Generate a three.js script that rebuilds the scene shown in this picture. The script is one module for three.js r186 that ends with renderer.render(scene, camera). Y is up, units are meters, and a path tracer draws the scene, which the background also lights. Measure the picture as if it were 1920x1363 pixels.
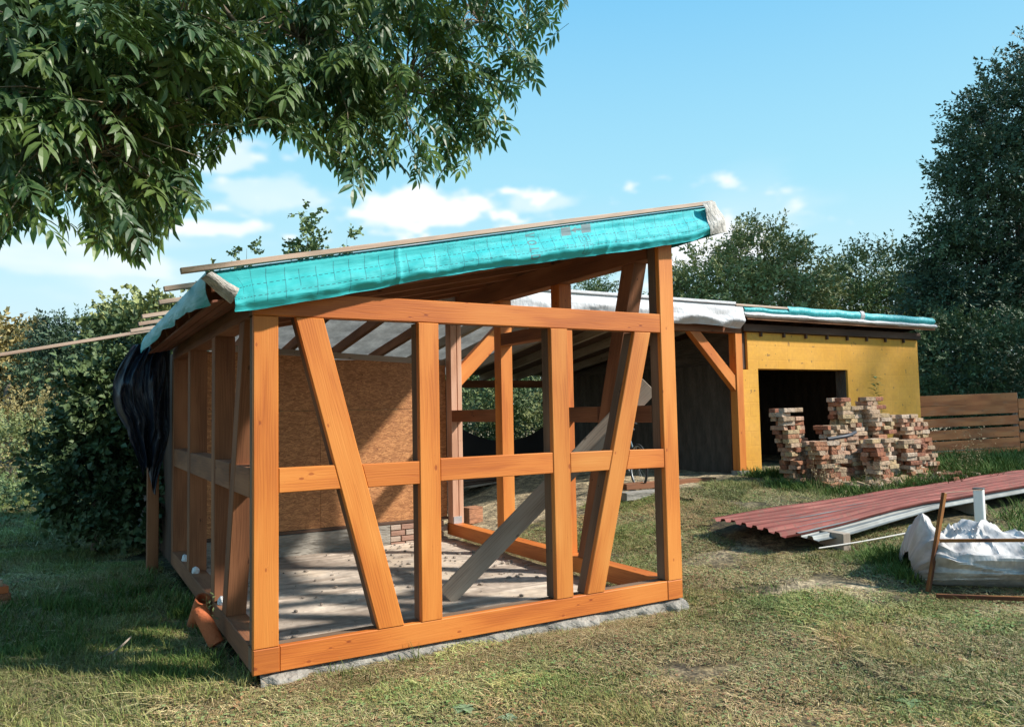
import * as THREE from 'three';
import { mergeGeometries, toCreasedNormals, mergeVertices } from 'three/addons/utils/BufferGeometryUtils.js';

// ---------------------------------------------------------------- camera, sky, sun, exposure
const scene = new THREE.Scene();
const camera = new THREE.PerspectiveCamera(50.51, 1024 / 726, 0.05, 900);
camera.rotation.order = 'YXZ';
camera.position.set(-1.0459, 1.6357, 5.1304);
camera.rotation.set(0.06193, -0.52601, -0.01984);
camera.updateMatrixWorld();

const renderer = new THREE.WebGLRenderer({ antialias: true });
renderer.setSize(1024, 726);
renderer.toneMapping = THREE.LinearToneMapping;
renderer.toneMappingExposure = 1.35;
renderer.shadowMap.enabled = true;
renderer.shadowMap.type = THREE.PCFSoftShadowMap;

const SUN = (() => { const az = 50 * Math.PI / 180, el = 40 * Math.PI / 180; return new THREE.Vector3(Math.sin(az) * Math.cos(el), Math.sin(el), Math.cos(az) * Math.cos(el)); })();
const sun = new THREE.DirectionalLight(new THREE.Color().setRGB(1, 0.93, 0.82), 5.0);
sun.position.copy(SUN).multiplyScalar(60).add(new THREE.Vector3(6, 0, -3));
sun.target.position.set(6, 0, -3);
sun.castShadow = true; sun.shadow.mapSize.set(4096, 4096);
Object.assign(sun.shadow.camera, { left: -32, right: 32, top: 32, bottom: -32, near: 1, far: 160 });
sun.shadow.radius = 5;
scene.add(sun, sun.target);

// ---------------------------------------------------------------- random, noise
function rngOf(seed) { let a = seed >>> 0; return () => { a = (a + 0x6D2B79F5) | 0; let t = Math.imul(a ^ (a >>> 15), 1 | a); t = (t + Math.imul(t ^ (t >>> 7), 61 | t)) ^ t; return ((t ^ (t >>> 14)) >>> 0) / 4294967296; }; }
const R = rngOf(20240611);
const rr = (a, b, r = R) => a + (b - a) * r();
const clamp = (x, a = 0, b = 1) => Math.min(b, Math.max(a, x));
const S = (t) => { t = clamp(t); return t * t * (3 - 2 * t); };
const mix = (a, b, t) => a + (b - a) * t;
const hash = (x, y, s) => { let h = Math.imul(x | 0, 374761393) ^ Math.imul(y | 0, 668265263) ^ Math.imul(s | 0, 1274126177); h = Math.imul(h ^ (h >>> 13), 1274126177); return ((h ^ (h >>> 16)) >>> 0) / 4294967296; };
const pmod = (a, n) => ((a % n) + n) % n;
function vn(x, y, s = 0, px = 0, py = 0) {          // value noise, tiling with period px, py when given
  const x0 = Math.floor(x), y0 = Math.floor(y), fx = S(x - x0), fy = S(y - y0);
  const w = (i, j) => hash(px ? pmod(i, px) : i, py ? pmod(j, py) : j, s);
  return mix(mix(w(x0, y0), w(x0 + 1, y0), fx), mix(w(x0, y0 + 1), w(x0 + 1, y0 + 1), fx), fy);
}
function fbm(x, y, o, s = 0, px = 0, py = 0) { let a = 0.5, v = 0, n = 0; for (let i = 0; i < o; i++) { v += a * vn(x, y, s + i * 17, px, py); n += a; a *= 0.5; x *= 2; y *= 2; px *= 2; py *= 2; } return v / n; }

// ---------------------------------------------------------------- sky (air and clouds only)
{
  const w = 2048, h = 1024, d = new Float32Array(w * h * 4);
  const fwdAz = 30.1 * Math.PI / 180;               // azimuth of the view, from -z towards +x
  // thin clouds low over the trees; a few of them where the photograph shows them (azimuth from the view, elevation, size, strength)
  const puffs = [[-7.0, 15.0, 4.4, 1.3, 0.95], [-4.6, 14.4, 2.4, 0.8, 0.6], [-21, 13.0, 3.0, 0.6, 0.6], [-20.5, 17.5, 2.4, 0.8, 0.42], [-30.5, 15.3, 3.6, 0.8, 0.42], [-29, 10.3, 6, 1.1, 0.28], [13, 11.5, 4.6, 2.0, 0.75], [6, 12.6, 4.5, 1.5, 0.6], [2, 15.3, 3, 0.6, 0.35], [-17, 15.6, 4, 1.1, 0.3], [52, 13, 6, 1.4, 0.6], [90, 15, 7, 1.6, 0.6], [133, 12, 6, 1.5, 0.6], [171, 16, 7, 1.3, 0.55], [-60, 14, 6, 1.4, 0.6], [-98, 12, 6, 1.5, 0.6], [-140, 15, 7, 1.5, 0.6]];
  for (let j = 0; j < h; j++) {
    const el = (0.5 - (j + 0.5) / h) * Math.PI, e = el * 180 / Math.PI;
    for (let i = 0; i < w; i++) {
      const u = (i + 0.5) / w, phi = (u - 0.5) * 2 * Math.PI;              // equirect: direction = (cos(phi), ., sin(phi))
      const dx = Math.cos(phi) * Math.cos(el), dz = Math.sin(phi) * Math.cos(el), dy = Math.sin(el);
      let az = (Math.atan2(dx, -dz) - fwdAz) * 180 / Math.PI; az = pmod(az + 180, 360) - 180;
      const ramp = (q) => { const k = [[0, 0], [3, 1], [9, 2], [16, 3], [30, 4], [90, 5]], c = q, x = clamp(e, 0, 90); let i = 0; while (i < 4 && x > k[i + 1][0]) i++; return mix(c[i], c[i + 1], (x - k[i][0]) / (k[i + 1][0] - k[i][0])); };
      let r = ramp([0.60, 0.57, 0.45, 0.31, 0.155, 0.045]), g = ramp([0.70, 0.70, 0.67, 0.60, 0.445, 0.21]), b = ramp([0.72, 0.74, 0.745, 0.735, 0.70, 0.48]);
      const cs = Math.max(0, dx * SUN.x + dy * SUN.y + dz * SUN.z), glow = 0.12 * Math.pow(cs, 6) + 0.35 * Math.pow(cs, 60);
      r += glow; g += glow * 0.95; b += glow * 0.85;
      if (e > 1 && e < 40) {
        let c = 0;
        const n = fbm(az / 2.3 + 50, e / 0.9, 5, 3), n2 = fbm(az / 9 + 20, e / 2.2 + 9, 4, 8);
        for (const [a0, e0, sa, se, k] of puffs) { const da = pmod(az - a0 + 180, 360) - 180, q = (da / sa) ** 2 + ((e - e0) / se) ** 2; if (q < 7) c += Math.min(1, k * 1.35) * S((Math.exp(-q) * 1.25 + (n - 0.5) * 1.5 - 0.18) / 0.5); }
        c += 0.30 * S((n2 - 0.50) / 0.28) * S((19 - e) / 9) * S((e - 2) / 4);
        c = clamp(c, 0, 0.96);
        r = mix(r, 0.80, c); g = mix(g, 0.82, c); b = mix(b, 0.84, c);
      }
      if (e < 0) { const k = S(-e / 8); r = mix(r, 0.20, k); g = mix(g, 0.20, k); b = mix(b, 0.15, k); }
      const o = ((h - 1 - j) * w + i) * 4; d[o] = r; d[o + 1] = g; d[o + 2] = b; d[o + 3] = 1;
    }
  }
  const t = new THREE.DataTexture(d, w, h, THREE.RGBAFormat, THREE.FloatType);
  t.mapping = THREE.EquirectangularReflectionMapping; t.magFilter = THREE.LinearFilter; t.minFilter = THREE.LinearFilter; t.needsUpdate = true;
  scene.background = t; scene.environment = t;
}

// ---------------------------------------------------------------- helpers
const V = (x, y, z) => new THREE.Vector3(x, y, z);
const taken = {};
function numbered(name) { const n = taken[name] = (taken[name] ?? -1) + 1; return n ? name + '_' + String(n).padStart(3, '0') : name; }
function tag(o, label, category, group, kind) { if (label) o.userData.label = label; if (category) o.userData.category = category; if (group) o.userData.group = group; if (kind) o.userData.kind = kind; return o; }
function thing(name, label, category, pos = [0, 0, 0], turn = 0, group) { const o = new THREE.Group(); o.name = numbered(name); o.position.set(...pos); o.rotation.y = turn; scene.add(o); return tag(o, label, category, group); }
function part(name, geo, mat, parent) { const m = new THREE.Mesh(geo, mat); m.name = parent === scene ? numbered(name) : name; m.castShadow = m.receiveShadow = true; parent.add(m); return m; }

function dataTex(w, h, f, srgb = true, rep) {
  const d = new Uint8Array(w * h * 4);
  for (let j = 0; j < h; j++) for (let i = 0; i < w; i++) { const c = f(i / w, j / h, i, j), o = (j * w + i) * 4; d[o] = clamp(c[0], 0, 255); d[o + 1] = clamp(c[1], 0, 255); d[o + 2] = clamp(c[2], 0, 255); d[o + 3] = 255; }
  const t = new THREE.DataTexture(d, w, h, THREE.RGBAFormat); t.wrapS = t.wrapT = THREE.RepeatWrapping; t.magFilter = THREE.LinearFilter; t.minFilter = THREE.LinearMipmapLinearFilter; t.generateMipmaps = true;
  if (srgb) t.colorSpace = THREE.SRGBColorSpace; if (rep) t.repeat.set(...rep); t.needsUpdate = true; return t;
}
const lerp3 = (a, b, t) => [mix(a[0], b[0], t), mix(a[1], b[1], t), mix(a[2], b[2], t)];

// wood: u runs along the grain (texture = 2 m by 0.5 m)
function woodMat(base, dark, light, { seed = 1, knots = 9, rough = 0.75, weather = 0, bump = 0.0012, spots = 0.25 } = {}) {
  const r = rngOf(seed * 977), kn = []; for (let i = 0; i < knots; i++) kn.push([r(), r(), rr(0.004, 0.011, r)]);
  const f = (u, v) => {
    let d = 0, kd = 0;
    for (const [a, b, s] of kn) { let du = (u - a), dv = (v - b); du -= Math.round(du); dv -= Math.round(dv); const q = Math.hypot(du * 2 / 2.0, dv * 0.5) / s; d += Math.exp(-q * q / 5) * (dv > 0 ? 1 : -1) * 0.05; if (q < 2) kd = Math.max(kd, S((1.5 - q) / 0.7)); }
    const vv = v + d * 0.6 + (fbm(u * 3, v * 3, 2, seed, 3, 3) - 0.5) * 0.05;
    const ring = 0.5 + 0.5 * Math.sin((vv * 26 + fbm(u * 2, v * 6, 3, seed + 5, 2, 6) * 4) * 6.283);
    const fine = fbm(u * 10, vv * 160, 3, seed + 9, 10, 0), broad = fbm(u * 3, v * 4, 3, seed + 21, 3, 4);
    const cr = vn(u * 5, v * 70, seed + 77, 5, 70), crack = cr > 0.93 ? S((cr - 0.93) / 0.04) * S((0.16 - Math.abs(vv * 70 % 1 - 0.5)) / 0.1) : 0;
    return [ring, fine, broad, Math.max(kd, crack * 0.9)];
  };
  const w = 768, h = 256;
  const bumpD = new Float32Array(w * h);
  const map = dataTex(w, h, (u, v, i, j) => {
    const [ring, fine, broad, kd] = f(u, v);
    let c = lerp3(base, light, clamp((broad - 0.35) * 1.7 + (fine - 0.5) * 0.7));
    c = lerp3(c, dark, clamp(Math.pow(ring, 3) * 0.20 + (0.5 - fine) * 0.42 + kd * 0.8 + (0.46 - broad) * 1.1));
    if (weather) { const s = S((fbm(u * 8, v * 8, 4, seed + 40, 8, 8) - 0.5) * 5); c = lerp3(c, [150, 140, 130], s * weather); }
    const sp = vn(u * 200, v * 50, seed + 60, 200, 50); if (sp > 0.985) c = lerp3(c, dark, spots * 2.4);
    bumpD[j * w + i] = 150 + (fine - 0.5) * 130 - Math.pow(ring, 3) * 50 - kd * 30;
    return c;
  });
  const bm = dataTex(w, h, (u, v, i, j) => { const b = bumpD[j * w + i]; return [b, b, b]; }, false);
  return new THREE.MeshStandardMaterial({ map, bumpMap: bm, bumpScale: bump, roughness: rough });
}
const M = {};
M.orange = woodMat([206, 120, 46], [158, 78, 26], [220, 142, 66], { seed: 3, knots: 7, rough: 0.55 });
M.orange2 = woodMat([200, 112, 42], [148, 70, 24], [216, 134, 60], { seed: 14, knots: 10, rough: 0.58 });
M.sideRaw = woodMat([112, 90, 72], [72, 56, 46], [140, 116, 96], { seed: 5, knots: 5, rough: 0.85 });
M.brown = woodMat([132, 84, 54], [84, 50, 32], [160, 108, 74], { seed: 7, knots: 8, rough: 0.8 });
M.pink = woodMat([196, 148, 120], [150, 104, 80], [214, 172, 148], { seed: 9, knots: 6, rough: 0.85 });
M.grey = woodMat([150, 136, 122], [98, 86, 76], [178, 166, 152], { seed: 11, knots: 6, rough: 0.9, bump: 0.002 });
M.batten = woodMat([190, 164, 146], [130, 106, 92], [214, 196, 182], { seed: 13, knots: 5, rough: 0.88, weather: 0.4 });
M.fence = woodMat([176, 104, 58], [112, 62, 36], [196, 128, 78], { seed: 15, knots: 10, rough: 0.75, weather: 0.15 });
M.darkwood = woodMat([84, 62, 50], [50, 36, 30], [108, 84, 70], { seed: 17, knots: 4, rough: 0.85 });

// convex polygons to one geometry, flat faces turned outwards
class Poly {
  constructor() { this.p = []; this.n = []; this.uv = []; }
  face(pts, c, uvf) {
    const a = pts[0], n = V(0, 0, 0); for (let i = 0; i < pts.length; i++) { const p = pts[i], q = pts[(i + 1) % pts.length]; n.x += (p.y - q.y) * (p.z + q.z); n.y += (p.z - q.z) * (p.x + q.x); n.z += (p.x - q.x) * (p.y + q.y); } n.normalize();
    const m = pts.reduce((s, p) => s.add(p), V(0, 0, 0)).multiplyScalar(1 / pts.length);
    if (n.dot(m.sub(c)) < 0) { pts = pts.slice().reverse(); n.negate(); }
    for (let i = 1; i < pts.length - 1; i++) for (const p of [pts[0], pts[i], pts[i + 1]]) { this.p.push(p.x, p.y, p.z); this.n.push(n.x, n.y, n.z); this.uv.push(...uvf(p, n)); }
  }
  build() { const g = new THREE.BufferGeometry(); g.setAttribute('position', new THREE.Float32BufferAttribute(this.p, 3)); g.setAttribute('normal', new THREE.Float32BufferAttribute(this.n, 3)); g.setAttribute('uv', new THREE.Float32BufferAttribute(this.uv, 2)); return g; }
}
// convex outline in x-y, from z0 to z1, chamfered edges; grain along dir
function prism(poly, z0, z1, c = 0.005, dir = [1, 0], r = R) {
  const P = new Poly(), n = poly.length, cx = poly.reduce((s, p) => s + p[0], 0) / n, cy = poly.reduce((s, p) => s + p[1], 0) / n, C0 = V(cx, cy, (z0 + z1) / 2);
  const area = poly.reduce((s, p, i) => s + p[0] * poly[(i + 1) % n][1] - poly[(i + 1) % n][0] * p[1], 0), sg = area > 0 ? 1 : -1;
  const inset = poly.map((p, i) => { const a = poly[(i + n - 1) % n], b = poly[(i + 1) % n]; const e1 = [p[0] - a[0], p[1] - a[1]], e2 = [b[0] - p[0], b[1] - p[1]]; const l1 = Math.hypot(...e1), l2 = Math.hypot(...e2); const n1 = [-e1[1] / l1 * sg, e1[0] / l1 * sg], n2 = [-e2[1] / l2 * sg, e2[0] / l2 * sg]; const k = c / (1 + n1[0] * n2[0] + n1[1] * n2[1]); return [p[0] + (n1[0] + n2[0]) * k, p[1] + (n1[1] + n2[1]) * k]; });
  const ou = r() * 7, ov = r() * 7, L = Math.hypot(...dir), d = [dir[0] / L, dir[1] / L];
  const uvf = (p, nn) => { const along = p.x * d[0] + p.y * d[1], ac = -p.x * d[1] + p.y * d[0]; const endness = Math.abs(nn.x * d[0] + nn.y * d[1]); if (endness > 0.8) return [ac * 0.3 + ou, p.z * 2 + ov]; return Math.abs(nn.z) > 0.6 ? [along / 2 + ou, ac * 2 + ov] : [along / 2 + ou, p.z * 2 + ov + 0.37]; };
  const f = (q, z) => V(q[0], q[1], z);
  P.face(inset.map((q) => f(q, z1)), C0, uvf); P.face(inset.map((q) => f(q, z0)), C0, uvf);
  for (let i = 0; i < n; i++) { const j = (i + 1) % n; P.face([f(poly[i], z0 + c), f(poly[j], z0 + c), f(poly[j], z1 - c), f(poly[i], z1 - c)], C0, uvf); P.face([f(poly[i], z1 - c), f(poly[j], z1 - c), f(inset[j], z1), f(inset[i], z1)], C0, uvf); P.face([f(poly[i], z0 + c), f(poly[j], z0 + c), f(inset[j], z0), f(inset[i], z0)], C0, uvf); }
  return P.build();
}
const rect = (x0, x1, y0, y1) => [[x0, y0], [x1, y0], [x1, y1], [x0, y1]];
const box = (x0, x1, y0, y1, z0, z1, c = 0.004, dir) => prism(rect(x0, x1, y0, y1), z0, z1, c, dir ?? (Math.abs(y1 - y0) > Math.abs(x1 - x0) ? [0, 1] : [1, 0]));
// a timber from a to b: h across `up`, w sideways
function beamGeo(a, b, w, h, up = V(0, 1, 0), c = 0.004) {
  const X = b.clone().sub(a), L = X.length(); X.normalize(); const Z = X.clone().cross(up).normalize(), Y = Z.clone().cross(X);
  const g = prism(rect(0, L, -h / 2, h / 2), -w / 2, w / 2, c); g.applyMatrix4(new THREE.Matrix4().makeBasis(X, Y, Z).setPosition(a)); return g;
}
const beam = (name, parent, a, b, w, h, mat, up, c) => part(name, beamGeo(V(...a), V(...b), w, h, up, c), mat, parent);
function two(ga, gb, ma, mb) { const g = mergeGeometries([ga, gb], true); return [g, [ma, mb]]; }
// surface from f(u, v), shared normals
function sheet(nu, nv, f, uvf = (u, v) => [u, v]) {
  const p = [], uv = [], ix = [];
  for (let j = 0; j <= nv; j++) for (let i = 0; i <= nu; i++) { p.push(...f(i / nu, j / nv)); uv.push(...uvf(i / nu, j / nv)); }
  for (let j = 0; j < nv; j++) for (let i = 0; i < nu; i++) { const a = j * (nu + 1) + i, b = a + 1, c = a + nu + 1, d = c + 1; ix.push(a, b, d, a, d, c); }
  const g = new THREE.BufferGeometry(); g.setAttribute('position', new THREE.Float32BufferAttribute(p, 3)); g.setAttribute('uv', new THREE.Float32BufferAttribute(uv, 2)); g.setIndex(ix); g.computeVertexNormals(); return g;
}
function offset(g, d) { const o = g.clone(), p = o.attributes.position, n = o.attributes.normal; for (let i = 0; i < p.count; i++) p.setXYZ(i, p.getX(i) + n.getX(i) * d, p.getY(i) + n.getY(i) * d, p.getZ(i) + n.getZ(i) * d); return o; }
function tube(pts, r0, r1, seg = 8, rad = 6) {
  const cu = new THREE.CatmullRomCurve3(pts.map((p) => Array.isArray(p) ? V(...p) : p)); const g = new THREE.TubeGeometry(cu, seg, 1, rad, false), p = g.attributes.position; const c = V(0, 0, 0);
  for (let i = 0; i <= seg; i++) { cu.getPointAt(i / seg, c); const k = mix(r0, r1, i / seg); for (let j = 0; j <= rad; j++) { const q = i * (rad + 1) + j; p.setXYZ(q, c.x + (p.getX(q) - c.x) * k, c.y + (p.getY(q) - c.y) * k, c.z + (p.getZ(q) - c.z) * k); } }
  g.computeVertexNormals(); return g;
}
const std = (rgb, rough = 0.85, extra = {}) => new THREE.MeshStandardMaterial({ color: new THREE.Color().setRGB(...rgb), roughness: rough, ...extra });

// ---------------------------------------------------------------- ground
const W = 3.598, T = 0.16, D = 4.4;                    // the frame: width, timber, depth
function gBase(x, z) { return -0.08 + 0.54 * S((2 - z) / 6.4) * S((x - 3.4) / 4.2); }
function ground(x, z) {
  let y = gBase(x, z) + (fbm(x * 0.9 + 40, z * 0.9 + 7, 3, 71) - 0.5) * 0.07 + (fbm(x * 3.4, z * 3.4, 3, 75) - 0.5) * 0.06;
  const inX = S((x + 0.0) / 0.12) * S((3.62 - x) / 0.12), inZ = S((0.04 - z) / 0.12) * S((z + 4.5) / 0.12);
  y = mix(y, -0.3, inX * inZ);                         // under the slab
  const near = S(1 - Math.max(0, Math.max(-0.1 - x, x - 3.6)) / 0.5) * S(1 - Math.max(0, z) / 0.5) * (z > -4.5 ? 1 : 0) * (1 - inX * inZ);
  if (z > -0.05) y = Math.min(y, mix(9, -0.07, near)); // grass stays below the front sill
  const dip = (cx, cz, r, d) => { const q = ((x - cx) ** 2 + (z - cz) ** 2) / (r * r); if (q < 4) y -= d * Math.exp(-q); };
  dip(4.27, 2.1, 0.3, 0.07); dip(5.0, 1.15, 0.35, 0.03);
  return y;
}
// what covers the soil: 0 green .. 1 dry straw, and bare sand
function cover(x, z) {
  const n = fbm(x * 0.8 + 3, z * 0.8 + 11, 4, 91), f = fbm(x * 2.6, z * 2.6 + 30, 3, 95);
  let dry = clamp(0.5 + (n - 0.48) * 2.4 + (f - 0.5) * 1.7);
  let bare = S((fbm(x * 1.3 + 70, z * 1.3, 4, 99) - 0.70) / 0.1) * 0.5;
  const spot = (cx, cz, rx, rz) => Math.exp(-(((x - cx) / rx) ** 2 + ((z - cz) / rz) ** 2) * (0.7 + 0.8 * f));
  bare = Math.max(bare, spot(4.95, 0.15, 0.36, 0.2) * 1.4, spot(5.25, 0.5, 0.32, 0.17) * 1.4, spot(5.55, -1.15, 0.75, 0.3) * 0.9, spot(7.0, -3.95, 1.4, 0.3) * 1.0);
  if (x > 3.6 && z < -4.3) bare = 1;
  if (x < -0.2 && z < 0.4) dry *= mix(1, 0.55, S((0.4 - z) / 1.0));
  if (x > -1.2 && x < -0.15 && z > -0.9 && z < 0.1) dry *= 0.4;
  return [dry, clamp(bare), f];
}
{
  const axis = (lo, hi, step, out) => { const a = []; for (let v = lo; v <= hi + 1e-6; v += step) a.push(v); let s = step, v = hi; while (v < out) { s *= 1.22; v += s; a.push(v); } s = step; v = lo; while (v > -out) { s *= 1.22; v -= s; a.unshift(v); } return a; };
  const xs = axis(-4, 12, 0.075, 260), zs = axis(-7, 4.6, 0.075, 260), p = [], c = [], uv = [], ix = [];
  for (const z of zs) for (const x of xs) {
    const far = Math.max(0, Math.hypot(x - 4, z) - 20); p.push(x, ground(x, z) - Math.min(0.3, far * 0.01), z);
    const [dry, bare, f] = cover(x, z); let q = lerp3([0.085, 0.090, 0.036], [0.26, 0.205, 0.10], dry); q = lerp3(q, [0.115, 0.075, 0.045], S((vn(x * 3.1, z * 3.1, 88) - 0.62) / 0.2) * 0.6);
    q = lerp3(q, [0.80, 0.66, 0.47], bare); c.push(q[0] * 1.5, q[1] * 1.5, q[2] * 1.5); uv.push(x / 1.7, z / 1.7);
  }
  const nx = xs.length; for (let j = 0; j < zs.length - 1; j++) for (let i = 0; i < nx - 1; i++) { const a = j * nx + i, b = a + 1, d = a + nx, e = d + 1; ix.push(a, d, b, b, d, e); }
  const g = new THREE.BufferGeometry(); g.setAttribute('position', new THREE.Float32BufferAttribute(p, 3)); g.setAttribute('color', new THREE.Float32BufferAttribute(c, 3)); g.setAttribute('uv', new THREE.Float32BufferAttribute(uv, 2)); g.setIndex(ix); g.computeVertexNormals();
  const soil = dataTex(512, 512, (u, v) => { const a = fbm(u * 24, v * 24, 4, 5, 24, 24), b = vn(u * 128, v * 128, 8, 128, 128), k = 130 + (a - 0.5) * 150 + (b - 0.5) * 90; return [k * 1.02, k, k * 0.94]; });
  const sb = dataTex(512, 512, (u, v) => { const a = fbm(u * 24, v * 24, 5, 5, 24, 24) * 255; return [a, a, a]; }, false);
  const m = part('ground', g, new THREE.MeshStandardMaterial({ vertexColors: true, map: soil, bumpMap: sb, bumpScale: 0.02, roughness: 1 }), scene);
  tag(m, 'dry mown grass ground rising towards the yellow garage', 'ground', undefined, 'structure');
}

// ---------------------------------------------------------------- membranes
function canvasTex(w, h, draw, srgb = true) { const c = document.createElement('canvas'); c.width = w; c.height = h; const x = c.getContext('2d'); draw(x, w, h); const t = new THREE.CanvasTexture(c); t.wrapS = t.wrapT = THREE.RepeatWrapping; t.magFilter = THREE.LinearFilter; if (srgb) t.colorSpace = THREE.SRGBColorSpace; return t; }
const tealMap = canvasTex(2048, 256, (x, w, h) => {      // 4.4 m by 0.36 m; printed lines and lettering of the roofing membrane
  const r = rngOf(5); x.fillStyle = 'rgb(48,184,192)'; x.fillRect(0, 0, w, h);
  for (let i = 0; i < 5200; i++) { const a = r() * 0.10; x.fillStyle = r() < 0.4 ? `rgba(30,150,165,${a})` : `rgba(130,225,225,${a})`; x.fillRect(r() * w, r() * h, 2 + r() * 26, 1 + r() * 4); }
  x.strokeStyle = 'rgba(20,60,72,0.9)'; x.lineWidth = 3; x.setLineDash([11, 8]);
  for (const v of [30, 120, 186]) { x.beginPath(); x.moveTo(0, v); x.lineTo(w, v); x.stroke(); }
  x.setLineDash([]); x.strokeStyle = 'rgba(24,80,92,0.6)'; x.lineWidth = 2;
  for (let i = 0; i < 40; i++) { const a = i * 52 + r() * 12; x.beginPath(); x.moveTo(a, 24 + r() * 60); x.lineTo(a + r() * 8 - 4, 150 + r() * 100); x.stroke(); }
  x.fillStyle = 'rgba(30,80,92,0.55)'; for (let i = 0; i < 1500; i++) { const a = 700 + r() * 1350, b = 10 + Math.pow(r(), 1.6) * 200; x.fillRect(a, b, 1.5 + r() * 2.5, 1.5 + r() * 2.5); }
  x.fillStyle = 'rgba(92,122,130,0.85)';
  x.save(); x.translate(1098, 40); x.rotate(Math.PI / 2); x.font = 'bold 58px sans-serif'; x.fillText('V O L D', 0, 0); x.restore();
  x.save(); x.translate(1035, 60); x.rotate(Math.PI / 2); x.font = '34px sans-serif'; x.globalAlpha = 0.5; x.fillText('S . L L Y', 0, 0); x.restore();
  x.fillStyle = 'rgba(110,128,134,0.95)'; x.fillRect(1256, 34, 44, 60); x.fillRect(1352, 30, 44, 60);
  x.beginPath(); x.moveTo(1302, 62); x.lineTo(1326, 40); x.lineTo(1326, 84); x.fill(); x.fillRect(1326, 54, 24, 14);
  x.strokeStyle = 'rgba(60,100,112,0.8)'; x.lineWidth = 3; for (const o of [[1330, 108, 44, 54], [1342, 122, 20, 26], [1340, 176, 44, 60]]) x.strokeRect(...o);
  x.beginPath(); x.moveTo(1240, 168); x.lineTo(1290, 168); x.moveTo(1262, 150); x.lineTo(1262, 186); x.stroke();
});
const crinkle = dataTex(512, 256, (u, v) => { const a = 255 * fbm(u * 18, v * 9, 5, 33, 18, 9); return [a, a, a]; }, false);
M.teal = new THREE.MeshStandardMaterial({ map: tealMap, bumpMap: crinkle, bumpScale: 0.008, roughness: 0.7 });
M.tealPlain = new THREE.MeshStandardMaterial({ color: new THREE.Color().setRGB(0.034, 0.38, 0.42), bumpMap: crinkle, bumpScale: 0.01, roughness: 0.5 });
const dirt = dataTex(512, 512, (u, v) => { const a = fbm(u * 6, v * 6, 5, 51, 6, 6), b = fbm(u * 40, v * 40, 2, 55, 40, 40); const k = 205 + (a - 0.5) * 90 + (b - 0.5) * 40; return [k, k * 0.985, k * 0.96]; });
M.lining = new THREE.MeshStandardMaterial({ color: new THREE.Color().setRGB(0.80, 0.79, 0.78), map: dirt, bumpMap: crinkle, bumpScale: 0.012, roughness: 0.8 });
M.white = new THREE.MeshStandardMaterial({ color: new THREE.Color().setRGB(0.62, 0.61, 0.63), bumpMap: crinkle, bumpScale: 0.01, roughness: 0.7 });

M.thin = new THREE.MeshPhysicalMaterial({ color: new THREE.Color().setRGB(0.70, 0.68, 0.65), map: dirt, roughness: 1, transmission: 0.45, thickness: 0, side: THREE.DoubleSide });
// ---------------------------------------------------------------- the timber frame with its roof
const roofY = (x) => 2.50 + 0.215 * (x + 0.45);        // upper side of the rafters
const concrete = dataTex(640, 640, (u, v) => {
  const a = fbm(u * 5, v * 5, 6, 61, 5, 5), s = fbm(u * 3, v * 26, 4, 64, 3, 26), b = fbm(u * 60, v * 60, 2, 66, 60, 60);
  let k = 188 + (a - 0.5) * 110 + (b - 0.5) * 50; let c = [k, k * 0.93, k * 0.86];
  c = lerp3(c, [112, 96, 84], S((s - 0.52) / 0.16) * 0.40); c = lerp3(c, [206, 188, 166], S((fbm(u * 8, v * 8, 4, 68, 8, 8) - 0.56) / 0.14) * 0.5);
  if (vn(u * 220, v * 220, 70, 220, 220) > 0.975) c = lerp3(c, [60, 50, 44], 0.7); return c;
});
const concreteBump = dataTex(512, 512, (u, v) => { const a = 255 * fbm(u * 20, v * 20, 5, 61, 20, 20); return [a, a, a]; }, false);
M.concrete = new THREE.MeshStandardMaterial({ map: concrete, bumpMap: concreteBump, bumpScale: 0.01, roughness: 0.95 });
M.cement = std([0.46, 0.44, 0.41], 0.95, { map: dirt, bumpMap: concreteBump, bumpScale: 0.02 });
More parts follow.
